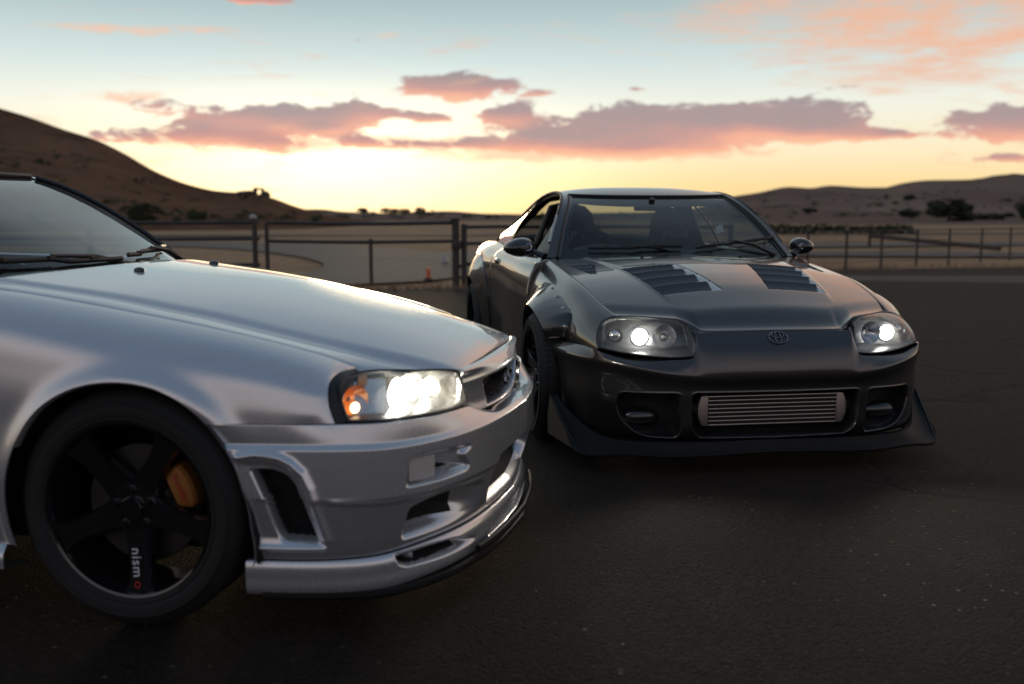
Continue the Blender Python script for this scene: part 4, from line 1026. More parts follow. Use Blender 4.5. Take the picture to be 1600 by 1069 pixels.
# bumper with its ducts and openings
BH = geoA_bumper(360, 260); jm = int(np.argmin(abs(BH[170, :, 2] - .42)))
S = arc_s(BH, jm) + 0 * BH[..., 0]; Z = BH[..., 2]
def bump_features(G, S, Z):
    N = outward(G, (0, 0, .4)); D = np.zeros_like(S); dark = np.zeros(S.shape)
    duct = round_poly([(1.212, .472), (1.145, .473), (1.100, .455), (1.078, .424), (1.048, .336), (1.022, .255), (1.131, .262), (1.146, .293), (1.172, .38)], .018)
    sd = sdf(S, Z, duct); dp = .075 * sstep(.004, -.030, sd); D -= dp; dark = np.maximum(dark, (sd < -.011))
    rim = [(1.235, .500), (1.19, .508), (1.160, .506), (1.125, .500), (1.095, .485), (1.066, .458), (1.045, .415), (1.026, .345), (1.004, .270)]
    d, sg, t = dline(S, Z, rim); D += .011 * np.exp(-(d / .011) ** 2) * (sd > -.002)
    D -= .008 * sstep(0, .03, -sdf(S, Z, [(1.235, .50), (1.16, .50), (1.095, .48), (1.06, .45), (1.03, .36), (1.0, .25), (1.235, .25)])) * sstep(-.004, .004, sd)
    d, _, _ = dline(S, Z, [(1.19, .247), (1.10, .246), (1.012, .247)]); D += .008 * np.exp(-(d / .008) ** 2)
    fog = round_poly([(.779, .408), (.770, .474), (.758, .486), (.66, .490), (.518, .482), (.520, .470), (.560, .460), (.528, .421), (.545, .410), (.66, .408)], .010)
    sd = sdf(S, Z, fog); ramp = np.clip((S - .505) / .14, .12, 1); D -= .038 * ramp * sstep(.004, -.014, sd)
    slot = [(.652, .450), (.545, .428), (.668, .416)]; sd2 = sdf(S, Z, slot); D -= .03 * sstep(.003, -.012, sd2); dark = np.maximum(dark, sd2 < -.006)
    intake = round_poly([(.762, .343), (.689, .357), (.610, .363), (.388, .345), (.384, .250), (.499, .246), (.664, .247), (.781, .247)], .015)
    sd = sdf(S, Z, intake); ramp = np.clip((S - .395) / .25, 0.02, 1) ** 1.2; floor = sstep(.246, .30, Z)
    D -= .085 * ramp * sstep(.004, -.018, sd) * (.25 + .75 * floor); dark = np.maximum(dark, (sd < -.011) & (S > .54) & (Z > .270))
    cen = round_poly([(-.4, .236), (.318, .236), (.352, .300), (.318, .402), (.10, .412), (-.4, .412)], .02)
    sd = sdf(S, Z, cen); D -= .095 * sstep(.004, -.020, sd) * (.3 + .7 * sstep(.236, .29, Z)); dark = np.maximum(dark, .095 * sstep(.004, -.020, sd) * (.3 + .7 * sstep(.236, .29, Z)) > .034)
    d, sg, t = dline(S, Z, [(1.01, .379), (.84, .372), (.69, .376), (.40, .360)])
    D += .004 * np.exp(-(d / .007) ** 2) * np.clip(t * 20, 0, 1) * np.clip((1 - t) * 6, 0, 1)
    return N, D, dark
N, D, dark = bump_features(BH, S, Z)
BX = BH + N * D[..., None]
BX = smooth_axis(smooth_axis(BX, 0, 1), 1, 1)
FB = fullgrid(BX); dk = np.concatenate([dark[::-1][:-1], dark], 0)
mi = ((dk[:-1, :-1] + dk[1:, 1:]) > 1).astype(int)
asd = arch_sd(FB[..., 0], FB[..., 2]) + .002
bumperA = panel('front_bumper', FB, [M['silver'], M['void']], CA, (0, 0, .4), midx=mi, cutsd=np.where(abs(FB[..., 1]) > .6, asd, 1.), roll=.003, flange=.02, nrm=outward(FB, (0, 0, .4)))
# lower lip
LH = geoA_lip(360, 90); S2 = arc_s(LH, 50) + 0 * LH[..., 0]; Z2 = LH[..., 2]; N2 = outward(LH, (0, 0, .17)); D2 = np.zeros_like(S2)
slot = round_poly([(.780, .212), (.768, .184), (.743, .172), (.60, .166), (.418, .164), (.407, .175), (.56, .206), (.65, .214)], .008)
sd = sdf(S2, Z2, slot); D2 -= .055 * np.clip((S2 - .42) / .14, .06, 1) * sstep(.003, -.012, sd) * (.35 + .65 * sstep(.168, .19, Z2)); dk2 = (sd < -.004) & (S2 > .52) & (Z2 > .174)
cs = round_poly([(-.2, .152), (.335, .148), (.30, .162), (.10, .192), (-.2, .197)], .006); sd = sdf(S2, Z2, cs); D2 -= .05 * sstep(.003, -.012, sd); dk2 |= sd < -.006
LX = smooth_axis(LH + N2 * D2[..., None], 1, 1); FL = fullgrid(LX); dkf = np.concatenate([dk2[::-1][:-1], dk2], 0)
lipA = panel('front_lip', FL, [M['silver'], M['void']], CA, (0, 0, .17), midx=(dkf[:-1, :-1] & dkf[1:, 1:]).astype(int), roll=.002, flange=.01, nrm=outward(FL, (0, 0, .17)), cutsd=FL[..., 0] - .312)
for sg in (-1, 1): b = MB(); b.box((.700, sg * .650, .196), (.05, .014, .034)); b.build('duct_vane', M['silver'], lipA, bevel=.003)
# black undertray
n = 60; B_ = resample(A_BPLAN[:-2], n); d = np.gradient(B_, axis=0); nn = np.stack([d[:, 1], -d[:, 0]], -1); nn /= np.linalg.norm(nn, axis=-1, keepdims=True)
o_ = np.interp(np.linspace(0, 1, n), [0, .25, .4, .6, 1], [-.020, -.022, -.030, -.032, -.030])
prof = [(-.10, .124), (.0, .124), (.006, .119), (.007, .108), (.002, .100), (-.10, .098)]
half = np.stack([np.stack([B_[:, 0] + nn[:, 0] * (o_ + q), B_[:, 1] + nn[:, 1] * (o_ + q), np.full(n, z)], -1) for q, z in prof], 1)
b = MB(); b.grid(fullgrid(half)); b.build('splitter', M['lipblack'], CA, angle=30)
b = MB()                                   # black bar under the centre with two stays
cv = [(B_[i, 0] - .012, B_[i, 1]) for i in range(0, 24)]
cv = [(x, -y, .150) for x, y in cv[::-1]] + [(x, y, .150) for x, y in cv[1:]]
b.tube(cv, .009, 8, flat=1.4)
b.build('lip_bar', M['lipblack'], CA)
# grille panel
GH = geoA_grille(); Sg, Zg = GH[..., 1], GH[..., 2]
mouth = round_poly([(-.3, .540), (.232, .540), (.292, .637), (-.3, .640)], .012)
sd = sdf(Sg, Zg, mouth) + np.where(np.arange(GH.shape[1])[None] < 40, .05, 0) * (Zg > .655)
GX = GH + np.array([-1, 0, 0]) * (.095 * sstep(.003, -.016, sd) * (.05 + .95 * sstep(.540, .556, Zg)))[..., None]
dkg = (.095 * sstep(.003, -.016, sd) * (.05 + .95 * sstep(.540, .556, Zg))) > .030
FG = fullgrid(GX); dkf = np.concatenate([dkg[::-1][:-1], dkg], 0)
gp_ = panel('grille_panel', FG, [M['silver'], M['void']], CA, (0, 0, .6), midx=(dkf[:-1, :-1] & dkf[1:, 1:]).astype(int), roll=.002, flange=.012)
bd = empty_badge = lettering('badge', 'GT-R', .052, M['chrome'], CA, frame_m((.872, .0, .606), (-.06, -1, 0), (-.12, 0, 1)) if False else frame_m((.876, 0, .604), (0, 1, 0), (-.1, 0, 1)), depth=.004)
b = MB(); b.box((.866, 0, .604), (.012, .15, .008)); b.box((.866, 0, .585), (.012, .006, .03)); b.box((.866, 0, .62), (.012, .006, .03)); b.build('grille_bar', M['satin'], CA)

# headlamps
LG = geoA_lamp()
for sg in (-1, 1):
    G = LG * [1, sg, 1]; inw = np.array([-.10, -sg * .055, 0])
    bowl = lamp_bowl(G, inw); b = MB(); b.grid(bowl); hl = b.build('headlight', M['lampdark'], CA, angle=60)
    tag(hl, 'lit headlight with clear lens and amber turn lamp' if sg < 0 else None)
    b = MB(); b.grid(G + np.array([.002, sg * .001, .001])); b.build('lens', M['lens'], hl, angle=80)
    bo = border(G); b = MB(); b.tube(bo, .0055, 8, closed=True); kk = int(np.argmin(abs(WG[-1, :, 2] - .589))); wb = resample(WG[-1, :kk + 1] * [1, sg, 1], 40); lb = resample(G[0], 40); b.grid(np.stack([wb + (.002, 0, 0), (wb + lb) / 2 + (.003, sg * .003, 0), lb], 1)); b.build('seal', M['seal'], hl)
    ax = (1, sg * .30, 0)
    refl((.695, sg * .585, .638), .055, .07, ax).build('reflector', M['lampchrome'], hl)
    refl((.742, sg * .490, .636), .046, .06, ax).build('reflector', M['lampchrome'], hl)
    disc((.672, sg * .600, .636), .046, ax, .45).build('projector', M['bulb2'], hl)
    disc((.720, sg * .505, .634), .030, ax, .6).build('bulb', M['bulb2'], hl)
    b = MB(); b.grid(G[14:34, 4:46] + inw * .42); b.build('side_reflector', M['lampchrome'], hl)
    refl((.598, sg * .742, .640), .042, .035, (1, sg * .7, 0)).build('turn_signal', M['amber'], hl)
    b = MB(); b.grid(G[13:19, 3:22] + inw * .20); b.build('amber_strip', M['amber'], hl)
    beam(CA, (.80, sg * .58, .62), sg)
    disc((.598, sg * .748, .622), .015, (1, sg * .8, 0), .6).build('side_bulb', M['glowamber'], hl)
# front turn/fog lens in the bumper recess
for sg in (-1, 1):
    q = (S > .672) & (S < .774) & (Z > .414) & (Z < .480)
    ii = np.where(q.any(1))[0]; jj = np.where(q.any(0))[0]
    G = (BH[ii[0]:ii[-1], jj[0]:jj[-1]] - N[ii[0]:ii[-1], jj[0]:jj[-1]] * .012)[::3, ::3] * [1, sg, 1]
    b = MB(); b.grid(G); b.build('fog_lamp', M['ribbed'], CA)
    b = MB(); b.grid(G + [.004, sg * .003, 0]); b.build('fog_lamp_lens', M['lens'], CA)

# bonnet washer jets
for x, y, z in ((-.311, -.255, .958), (-.311, .262, .958)):
    i = np.argmin((H[..., 0] - x) ** 2 + (H[..., 1] - y) ** 2); p = H.reshape(-1, 3)[i]
    b = MB(); b.ball(p + (0, 0, .004), (.020, .012, .010), 12); b.build('washer_jet', M['grey'], CA)

# greenhouse
SH = geoA_shell(); nu, nv = SH.shape[:2]; ux = np.linspace(0, 1, nu); vv = np.linspace(0, 1, nv)
FS = fullgrid(SH.swapaxes(0, 1)).swapaxes(0, 1); V2 = abs(np.linspace(-1, 1, FS.shape[1]))[None, :] + 0 * FS[..., 0]
xx = FS[..., 0]; U2 = np.arange(nu)[:, None] + 0 * xx
def at_x(x): return int(np.argmin(abs(SH[:, 0, 0] - x)))
def glazing(sh, fs, v2, u0, u1, parent, body, edge=.93, name='windscreen', inner=.0):
    u = np.arange(fs.shape[0])[:, None] + 0 * v2
    return (u >= u0) & (u <= u1) & (v2 < edge)
wsA = glazing(SH, FS, V2, 0, at_x(-1.24), CA, M['silver'], .945); rgA = glazing(SH, FS, V2, at_x(-2.32), at_x(-2.95), CA, M['silver'], .9)
fm = lambda m: m[:-1, :-1] & m[1:, 1:]
panel('roof', FS, [M['silver']], CA, CEN_A, keep=~(fm(wsA) | fm(rgA)), flange=.025, roll=0)
N_ = outward(FS, CEN_A)
panel('windscreen', FS - N_ * .006, [M['screen']], CA, CEN_A, keep=fm(wsA), flange=0, roll=0)
panel('rear_window', FS - N_ * .006, [M['screen']], CA, CEN_A, keep=fm(rgA), flange=0, roll=0)
j0 = int(.945 * (nv - 1)); i1 = at_x(-1.24)
b = MB(); b.tube([FS[i1, j] + (0, 0, .003) for j in range(3, FS.shape[1] - 3, 3)], .010, 8); b.build('windscreen_trim', M['seal'], CA)
for sg in (-1, 1):
    P = SH[:i1, j0] * [1, sg, 1]; Q = SH[:i1, j0 + 3] * [1, sg, 1]
    b = MB(); b.tube(P[::6] + (0, 0, .004), .010, 8); b.build('windscreen_trim', M['seal'], CA)
# side of the body behind the front wing
XS = [-.865, -1.2, -1.6, -2.0, -2.4, -2.665, -3.0, -3.4, -3.68]
bl = [(.755, .965), (.77, .97), (.785, .975), (.79, .985), (.78, .99), (.77, .99), (.76, .985), (.74, .97), (.70, .94)]
hp = [(.845, .85), (.85, .85), (.855, .85), (.865, .86), (.88, .86), (.885, .86), (.875, .85), (.83, .84), (.74, .82)]
md = [(.862, .60), (.862, .6), (.862, .6), (.872, .62), (.893, .64), (.897, .64), (.885, .63), (.845, .62), (.76, .62)]
lw = [(.862, .38), (.862, .38), (.862, .38), (.872, .38), (.885, .38), (.885, .38), (.875, .38), (.84, .38), (.76, .40)]
sl = [(.85, .18), (.86, .17), (.86, .17), (.865, .17), (.87, .17), (.87, .18), (.85, .20), (.82, .22), (.74, .26)]
SG = net([[(x, *a), (x, *b_), (x, *c), (x, *d_), (x, *e)] for x, a, b_, c, d_, e in zip(XS, bl, hp, md, lw, sl)], 240, 60)
for sg in (-1, 1):
    G = SG * [1, sg, 1]; i0 = int(np.argmin(abs(SG[:, 0, 0] + 1.97)))
    dr = panel('door', G[:i0], [M['silver']], CA, CEN_A, roll=.004); b = MB(); b.tube([(-1.68, sg * .862, .80), (-1.74, sg * .885, .80), (-1.84, sg * .862, .80)], .012, 8, flat=1.8); b.build('handle', M['silver'], dr)
    G2 = SG[i0:]; panel('rear_quarter', G2 * [1, sg, 1], [M['silver']], CA, CEN_A, roll=.003, cutsd=np.hypot(G2[..., 0] + 2.665, G2[..., 2] - .33) - .365)
    # side glass
    rail = SH[at_x(-.72):at_x(-2.75), -1]; x_ = rail[:, 0]; k = np.linspace(0, 1, len(x_)); bx = np.interp(k, [0, 1], [x_[0], x_[-1]])
    belt = np.stack([bx, np.interp(-bx, [-q for q in XS], [q[0] for q in bl]) - .012, np.interp(-bx, [-q for q in XS], [q[1] for q in bl]) - .004], -1)
    b = MB(); b.grid(np.stack([rail + (0, -.004, -.008), (rail + belt) / 2 + (0, .018, 0), belt], 1)[::3] * [1, sg, 1]); b.build('side_window', M['screen'], CA, angle=80)
    # door mirror
    if sg > 0: continue
    b = MB(); b.ball((-1.12, sg * .955, 1.01), (.065, .105, .065), 16); b.tube([(-1.06, sg * .76, .975), (-1.1, sg * .90, 1.0)], [.03, .022], 10); b.build('door_mirror', M['silver'], CA)
for sg in (-1, 1):
    b = MB(); b.grid(net([[(x, sg * w, .23), (x, sg * (w + .03), .19), (x, sg * (w + .03), .15), (x, sg * (w - .1), .13)] for x, w in ((-.40, .845), (-.9, .85), (-1.6, .86), (-2.27, .865))], 24, 14, sv=(1, 2))); b.build('side_skirt', M['silver'], CA)
# tail, boot, floor
tl = np.array([[(-3.05, q * .70, 1.005 + .03 * (1 - q * q)), (-3.35, q * .72, 1.0 + .02 * (1 - q * q)), (-3.66, q * .70, .955), (-3.72, q * .70, .80), (-3.70, q * .72, .50), (-3.62, q * .70, .24)] for q in np.linspace(-1, 1, 9)])
b = MB(); b.grid(net(tl, 40, 40)); b.build('tail', M['silver'], CA)
b = MB(); b.box((-1.5, 0, .22), (3.9, 1.30, .10)); b.box((.40, 0, .36), (.55, 1.0, .35)); b.box((-1.6, 0, .42), (2.1, 1.60, .34)); b.build('underbody', M['void'], CA)
for sg in (-1, 1): b = MB(); b.prism([(-.44, .22), (-.86, .20), (-.86, .9), (-.44, .85)], sg * .60, sg * .72); b.build('bulkhead', M['void'], CA)
# cowl, wipers, dashboard, seats
uu = np.linspace(-1, 1, 31); edge = np.stack([-.462 - .17 * abs(uu) ** 2.5, uu * .70, np.interp(abs(uu), [0, .5, .87, 1], [.966, .960, .945, .925]) - .006], -1)
gl = np.stack([np.interp(abs(uu), [0, .33, .66, .88, 1], SH[0, [0, int(.33 * nv), int(.66 * nv), int(.88 * nv), -1], 0]), uu * .69, np.full(31, .947)], -1)
b = MB(); b.grid(np.stack([edge + (.03, 0, -.03), edge + (-.005, 0, -.012), (edge + gl) / 2 + (0, 0, -.012), gl + (-.02, 0, -.004)], 1)); b.build('cowl_panel', M['matte'], CA)
def on_shell(sh, u, w, off=.0):
    row = sh[u]; k = np.interp(abs(w), row[:, 1], np.arange(len(row))); a = int(k); f = k - a; a2 = min(a + 1, len(row) - 1)
    p = row[a] * (1 - f) + row[a2] * f; return np.array([p[0] + off * .5, w, p[2] + off])
def wiper(parent, sh, w0, w1, u0, u1, pivot, name='wiper'):
    ws_ = np.linspace(w0, w1, 12); us = np.linspace(u0, u1, 12)
    P = np.array([on_shell(sh, int(round(u)), w, .012) for u, w in zip(us, ws_)])
    b = MB(); b.tube(P, .006, 6, flat=1.6); o = b.build(name, M['satin'], parent)
    b = MB(); mid = P[5]; b.tube([pivot, (np.array(pivot) + mid) / 2 + (0, 0, .022), mid + (0, 0, .012)], [.011, .009, .006], 8); b.build('wiper_arm', M['satin'], o)
    b = MB(); b.ball(pivot, (.018, .018, .012), 10); b.build('pivot', M['satin'], o)
    for q in (2, 5, 8): b = MB(); b.box(P[q] + (0, 0, .006), (.014, .03, .012)); b.build('clip', M['satin'], o)
    return o
wiper(CA, SH, -.60, -.02, 3, 2, (-.52, .06, .956)); wiper(CA, SH, .05, .55, 3, 5, (-.57, .50, .955))
D_ = np.array([[(-.56 - .12 * abs(q) ** 2, q * .66, .925), (-.68, q * .66, .945), (-.86, q * .66, .93 - .01 * q * q), (-1.02, q * .66, .90), (-1.06, q * .66, .80), (-1.0, q * .66, .60)] for q in np.linspace(-1, 1, 13)])
b = MB(); b.grid(net(D_, 40, 30)); db = b.build('dashboard', M['greydash'], CA)
b = MB(); t = np.linspace(0, np.pi, 14); b.grid(np.stack([np.stack([np.full(14, x), -.33 - .19 * np.cos(t) * s_, .915 + .085 * np.sin(t) ** .7 * s_], -1) for x, s_ in ((-.74, .75), (-.80, .98), (-.98, 1.0), (-1.0, .9))], 0)); b.build('instrument_hood', M['greydash'], db)
b = MB(); t = np.linspace(0, 2 * np.pi, 28, endpoint=False); b.tube(np.stack([-1.12 - .07 * np.sin(t), -.36 + .18 * np.cos(t), .84 + .165 * np.sin(t)], -1), .014, 8, closed=True); b.box((-1.12, -.36, .84), (.04, .34, .03)); b.build('steering_wheel', M['satin'], CA)
for sg in (-1, 1): cross_section_seat(CA, -1.52, sg * .37, .42, M['fabric'])
b = MB(); b.ball((-1.17, 0, 1.23), (.02, .12, .035), 14); b.build('rear_view_mirror', M['satin'], CA)
# wheels
wA = wheel(CA, -.022, .862, -1, .333, .245, .245, rot=-85, caliper=24)
c = np.array([-.0, 0]); th_ = math.pi - math.radians(-85); dr_ = np.array([math.cos(th_), 0, math.sin(th_)]); tx = np.array([-dr_[2], 0, dr_[0]])
def spoke_text(body, r0, size, m_):
    p = dr_ * r0 + np.array([0, -.024 - .012 * (1 - (r0 - .05) / .18) + .0105, 0])
    lettering('spoke_lettering', body, size, m_, wA, frame_m(p, dr_ + np.array([0, .10, 0]), np.cross([0, 1, 0], dr_)), spacing=1.12)
spoke_text('nism', .150, .040, M['white']); spoke_text('o', .212, .040, M['red'])
a_ = math.radians(24); lettering('caliper_lettering', 'brembo', .026, M['red'], wA, frame_m((-.15 * math.cos(a_), -.0445, .15 * math.sin(a_)), (-math.sin(a_) * -1 * -1, 0, -math.cos(a_)), (-math.cos(a_), 0, math.sin(a_))))
wheel(CA, 0, .862, 1, .327, .243, .245, rot=-85, caliper=24, detail=False)
wheel(CA, -2.665, .868, -1, .327, .243, .255, rot=-60, caliper=150, detail=False); wheel(CA, -2.665, .868, 1, .327, .243, .255, rot=-40, caliper=150, detail=False)
# ------------------------------------------------------------------ dark grey widebody car
CB = empty('sports_car', (1.0476, 5.2354, 0), -1.41821, 'dark grey widebody sports coupe facing the viewer with vented hood and lit headlights', 'car', 'sports cars parked nose to nose')
CEN_B = (-1.2, 0, .45)
HB = geoB_bonnet(); xB, yB = HB[..., 0], HB[..., 1]
# louvre openings pressed into the hood
def hood_z(x, y):
    i = np.argmin((xB - x) ** 2 + (yB - y) ** 2); return HB.reshape(-1, 3)[i, 2]
vent = np.array([(-.017, .195), (-.016, .484), (.479, .414), (.478, .112)])
vent2 = np.array([(-.30, .56), (-.34, .69), (-.03, .645), (-.01, .62)])
dz = np.zeros_like(xB)
for V_ in (vent, vent2):
    sd = sdf(xB, abs(yB), V_); dz -= .052 * sstep(.001, -.026 if V_ is vent else -.012, sd)
HB2 = HB.copy(); HB2[..., 2] += dz
hoodB = panel('hood', HB2, [M['grey'], M['void']], CB, CEN_B, midx=((dz[:-1, :-1] < -.046) & (dz[1:, 1:] < -.046)).astype(int), roll=.004, nrm=outward(HB, CEN_B))
def lerp2(V_, s, t):   # s along x (0 rear, 1 front), t across (0 inner, 1 outer)
    a = V_[0] + (V_[3] - V_[0]) * s; b_ = V_[1] + (V_[2] - V_[1]) * s; return a + (b_ - a) * t
for sg in (-1, 1):
    for V_, n_, drop, ti in ((vent, 4, .036, 1.0), (vent2, 3, .024, 1.0)):
        for k in range(n_):
            s0, s1 = k / n_, (k + 1) / n_ - .012; rows = []
            for t in (np.linspace(.085, .99, 7) if sg < 0 else np.linspace(.01, .915, 7)):
                r0 = lerp2(V_, s0, t); r1 = lerp2(V_, s1, t - (1 - ti) * .0); z0, z1 = hood_z(r0[0], sg * r0[1]), hood_z(r1[0], sg * r1[1])
                rows.append([(r0[0] - .004, sg * r0[1], z0 - .007), (r0[0], sg * r0[1], z0 - .0005), (r0[0] + .020, sg * r0[1], z0 - .001), (r0[0] + .022, sg * r0[1], z0 - .0045), (r0[0] * .6 + r1[0] * .4, sg * (r0[1] * .6 + r1[1] * .4), z0 * .6 + z1 * .4 - drop * .45), (r1[0], sg * r1[1], z1 - drop), (r1[0], sg * r1[1], z1 - drop - .005), (r0[0], sg * r0[1], z0 - .010)])
            b = MB(); b.grid(np.array(rows), closed_v=True); b.build('louver', M['grey'], hoodB, angle=30)
            if V_ is vent:      # added cheek at each slat's right end, sky glint put into its colour
                te, tw_ = (.087, .004) if sg < 0 else (.912, .996); p = [lerp2(V_, s0 + .01, te), lerp2(V_, s1, te), lerp2(V_, s1, tw_), lerp2(V_, s0 + .01, tw_)]
                zz = [hood_z(q[0], sg * q[1]) for q in p]; Q = [(q[0], sg * q[1], z + d) for q, z, d in zip(p, zz, (-.004, -drop + .001, -.0025, -.0025))]
                b = MB(); b.add(Q + [(x, y, z - .004) for x, y, z in Q], [(0, 1, 2, 3), (7, 6, 5, 4), (0, 4, 5, 1), (1, 5, 6, 2), (2, 6, 7, 3), (3, 7, 4, 0)]); b.build('louver_glint_end', M['cheek'], hoodB, smooth=False)

WGB = geoB_wing()
wsd = np.minimum(np.hypot(WGB[..., 0], WGB[..., 2] - .33) - .40, np.maximum(WGB[..., 2] - .5445 + .012 * sstep(.5, .3, WGB[..., 0]), -(WGB[..., 0] - .05)))
def on_wing(Gr, x, z, off=.004):
    """point of a side panel at (x, z)"""
    d = (Gr[..., 0] - x) ** 2 + (Gr[..., 2] - z) ** 2; i = np.argmin(d); p = Gr.reshape(-1, 3)[i]; return np.array([x, p[1] + off, z])
SGB = geoB_side()
def flare(cx, ins, outs, skin, sg, lip_in=.06):
    nrow = 8; rows = []
    I = resample(np.array([on_wing(skin, cx + x, z, .009) for x, z in ins]), 90, sharp=range(1, len(ins) - 1)); O = resample(np.array(outs, float) + (cx, 0, 0), 90)
    for t in np.linspace(0, 1, nrow):
        p = I + (O - I) * t; p[:, 2] += .010 * np.sin(np.pi * t) * np.clip((O[:, 2] - .45) / .2, 0, 1); p[:, 1] += .006 * np.sin(np.pi * t)
        rows.append(p)
    c = np.array([cx, 0, .33]); d = (O - c) * (1, 0, 1); d /= np.linalg.norm(d, axis=1, keepdims=True)
    rows.append(O + d * -.004 + (0, -.004, 0)); rows.append(O - d * .006 + (0, -.02, 0)); rows.append(O - d * .002 + (0, -lip_in, 0))
    G = np.stack(rows, 1) * (1, sg, 1)
    first = np.concatenate([(I + (0, -.008, 0))[:, None] * (1, sg, 1), G], 1)
    return first, I * (1, sg, 1)
INS_F = [(.340, .556), (.352, .61), (.328, .672), (.22, .708), (.106, .739), (-.02, .766), (-.128, .782), (-.30, .782), (-.45, .72), (-.53, .56), (-.54, .38), (-.52, .23)]
OUT_F = [(.268, .925, .548), (.258, .945, .590), (.205, .960, .632), (.10, .972, .672), (0, .975, .686), (-.12, .972, .672), (-.22, .965, .618), (-.30, .955, .54), (-.345, .94, .43), (-.355, .92, .33), (-.345, .905, .24)]
INS_R = [(.50, .24), (.52, .42), (.52, .58), (.46, .72), (.30, .81), (.10, .855), (-.10, .855), (-.28, .80), (-.44, .69), (-.52, .52), (-.53, .34)]
OUT_R = [(.345, .925, .24), (.356, .945, .36), (.33, .96, .49), (.25, .985, .60), (.13, 1.0, .672), (0, 1.005, .695), (-.13, 1.0, .672), (-.25, .985, .60), (-.33, .96, .49), (-.356, .945, .36)]
bolt_m = M['alu']
for sg in (-1, 1):
    panel('front_fender', WGB * [1, sg, 1], [M['grey']], CB, CEN_B, cutsd=wsd, roll=.003, flange=.02)
    G, I = flare(0, INS_F, OUT_F, WGB, sg); b = MB(); b.grid(G); fl = b.build('overfender', M['grey'], CB, angle=40)
    b = MB(); th = np.linspace(0, 1, 90)
    b.grid(np.stack([G[:, -1], G[:, -1] * (1, 0, 1) + (0, sg * .78, 0), G[:, -1] * (1, 0, 1) + (0, sg * .60, 0), G[:, -1] * (0, 0, 0) + (0, sg * .58, .33)], 1)); b.build('wheel_arch_liner', M['void'], CB)
    for q in (3, 12, 22, 32, 42, 52, 62, 72):
        p = I[q]; c = np.array([0, p[1], .33]); d = (c - p) * (1, 0, 1); d /= np.linalg.norm(d); g = G[q, 2] * .55 + G[q, 1] * .45
        n_ = np.cross(G[q + 1, 2] - G[q - 1, 2], G[q, 3] - G[q, 1]); n_ /= np.linalg.norm(n_); n_ *= np.sign(n_[1] * sg)
        disc(g + n_ * .001, .011, n_, .6, 12).build('bolt', bolt_m, fl)
    # doors, quarters
    k = int(np.argmin(abs(SGB[:, 0, 0] + 1.95))); k0 = int(np.argmin(abs(SGB[:, 0, 0] + .62)))
    dr = panel('door', SGB[:k] * [1, sg, 1], [M['grey']], CB, CEN_B, roll=.005)
    b = MB(); b.tube([(-1.60, sg * .868, .835), (-1.66, sg * .897, .838), (-1.78, sg * .897, .838), (-1.83, sg * .870, .835)], .013, 10, flat=1.5); b.build('handle', M['grey'], dr)
    qt = SGB[k:]; panel('rear_quarter', qt * [1, sg, 1], [M['grey']], CB, CEN_B, roll=.004, cutsd=np.hypot(qt[..., 0] + 2.55, qt[..., 2] - .33) - .40)
    G, I = flare(-2.55, INS_R, OUT_R, SGB, sg); b = MB(); b.grid(G); fl = b.build('overfender', M['grey'], CB, angle=40)
    b = MB(); b.grid(np.stack([G[:, -1], G[:, -1] * (1, 0, 1) + (0, sg * .70, 0), np.zeros_like(G[:, 0]) + (-2.55, sg * .58, .33)], 1)); b.build('wheel_arch_liner', M['void'], CB)
    b = MB(); b.grid(net([[(-.42, sg * .86, .20), (-.42, sg * .93, .16), (-.42, sg * .93, .13), (-.42, sg * .80, .12)], [(-1.3, sg * .88, .20), (-1.3, sg * .955, .16), (-1.3, sg * .955, .13), (-1.3, sg * .80, .12)], [(-2.15, sg * .89, .20), (-2.15, sg * .97, .16), (-2.15, sg * .97, .13), (-2.15, sg * .80, .12)]], 20, 16, sv=(1, 2))); b.build('side_skirt', M['satin'], CB)

# bumper
BB = geoB_bumper(380, 300); wB, zB = BB[..., 1], BB[..., 2]; NB_ = outward(BB, (0, 0, .35)); D = np.zeros_like(wB)
jj = np.arange(BB.shape[1])[None] > 60
inl = round_poly([(.445, .360), (.690, .355), (.702, .300), (.680, .235), (.630, .185), (.570, .162), (.452, .156), (.436, .18)], .020)
sd1 = np.where(jj, sdf(wB, zB, inl), 1); ctr = round_poly([(-.5, .362), (.388, .362), (.392, .30), (.382, .20), (.345, .158), (-.5, .150)], .02); sd2 = np.where(jj, sdf(wB, zB, ctr), 1)
D -= .11 * sstep(.004, -.022, sd1) + .12 * sstep(.004, -.020, sd2)
# fine raised lip round each opening
D += .0015 * np.exp(-((sd1 - .004) / .005) ** 2) + .0015 * np.exp(-((sd2 - .004) / .005) ** 2)
dir_ = NB_ * .35 + np.array([.65, 0, 0]) * np.ones_like(NB_)
BXB = smooth_axis(smooth_axis(BB + dir_ * D[..., None], 0, 1), 1, 1)
dk = (sd1 < -.007) | (sd2 < -.007); FBB = fullgrid(BXB); dkf = np.concatenate([dk[::-1][:-1], dk], 0)
NF = outward(fullgrid(BB), (0, 0, .35))
bumpB = panel('front_bumper', FBB, [M['grey'], M['void']], CB, (0, 0, .35), midx=(dkf[:-1, :-1] & dkf[1:, 1:]).astype(int), roll=.003, flange=.02, nrm=NF)
# emblem: three interlaced rings lying on the nose
be = lambda y, z: np.array([float(np.interp(z, [.58, .60, .632], [.8795, .864, .8385])), y, z])
def ring(cy, cz, ry, rz, r, n=36):
    t = np.linspace(0, 2 * np.pi, n, endpoint=False); return np.array([be(cy + ry * math.cos(a), cz + rz * math.sin(a)) + (.004, 0, .002) for a in t]), r
b = MB()
for a in (ring(0, .6015, .043, .0245, .0026), ring(0, .6025, .0135, .0235, .0022), ring(0, .6125, .0285, .0125, .0022)): b.tube(a[0], a[1], 6, closed=True)
b.build('emblem', M['darkchrome'], CB)
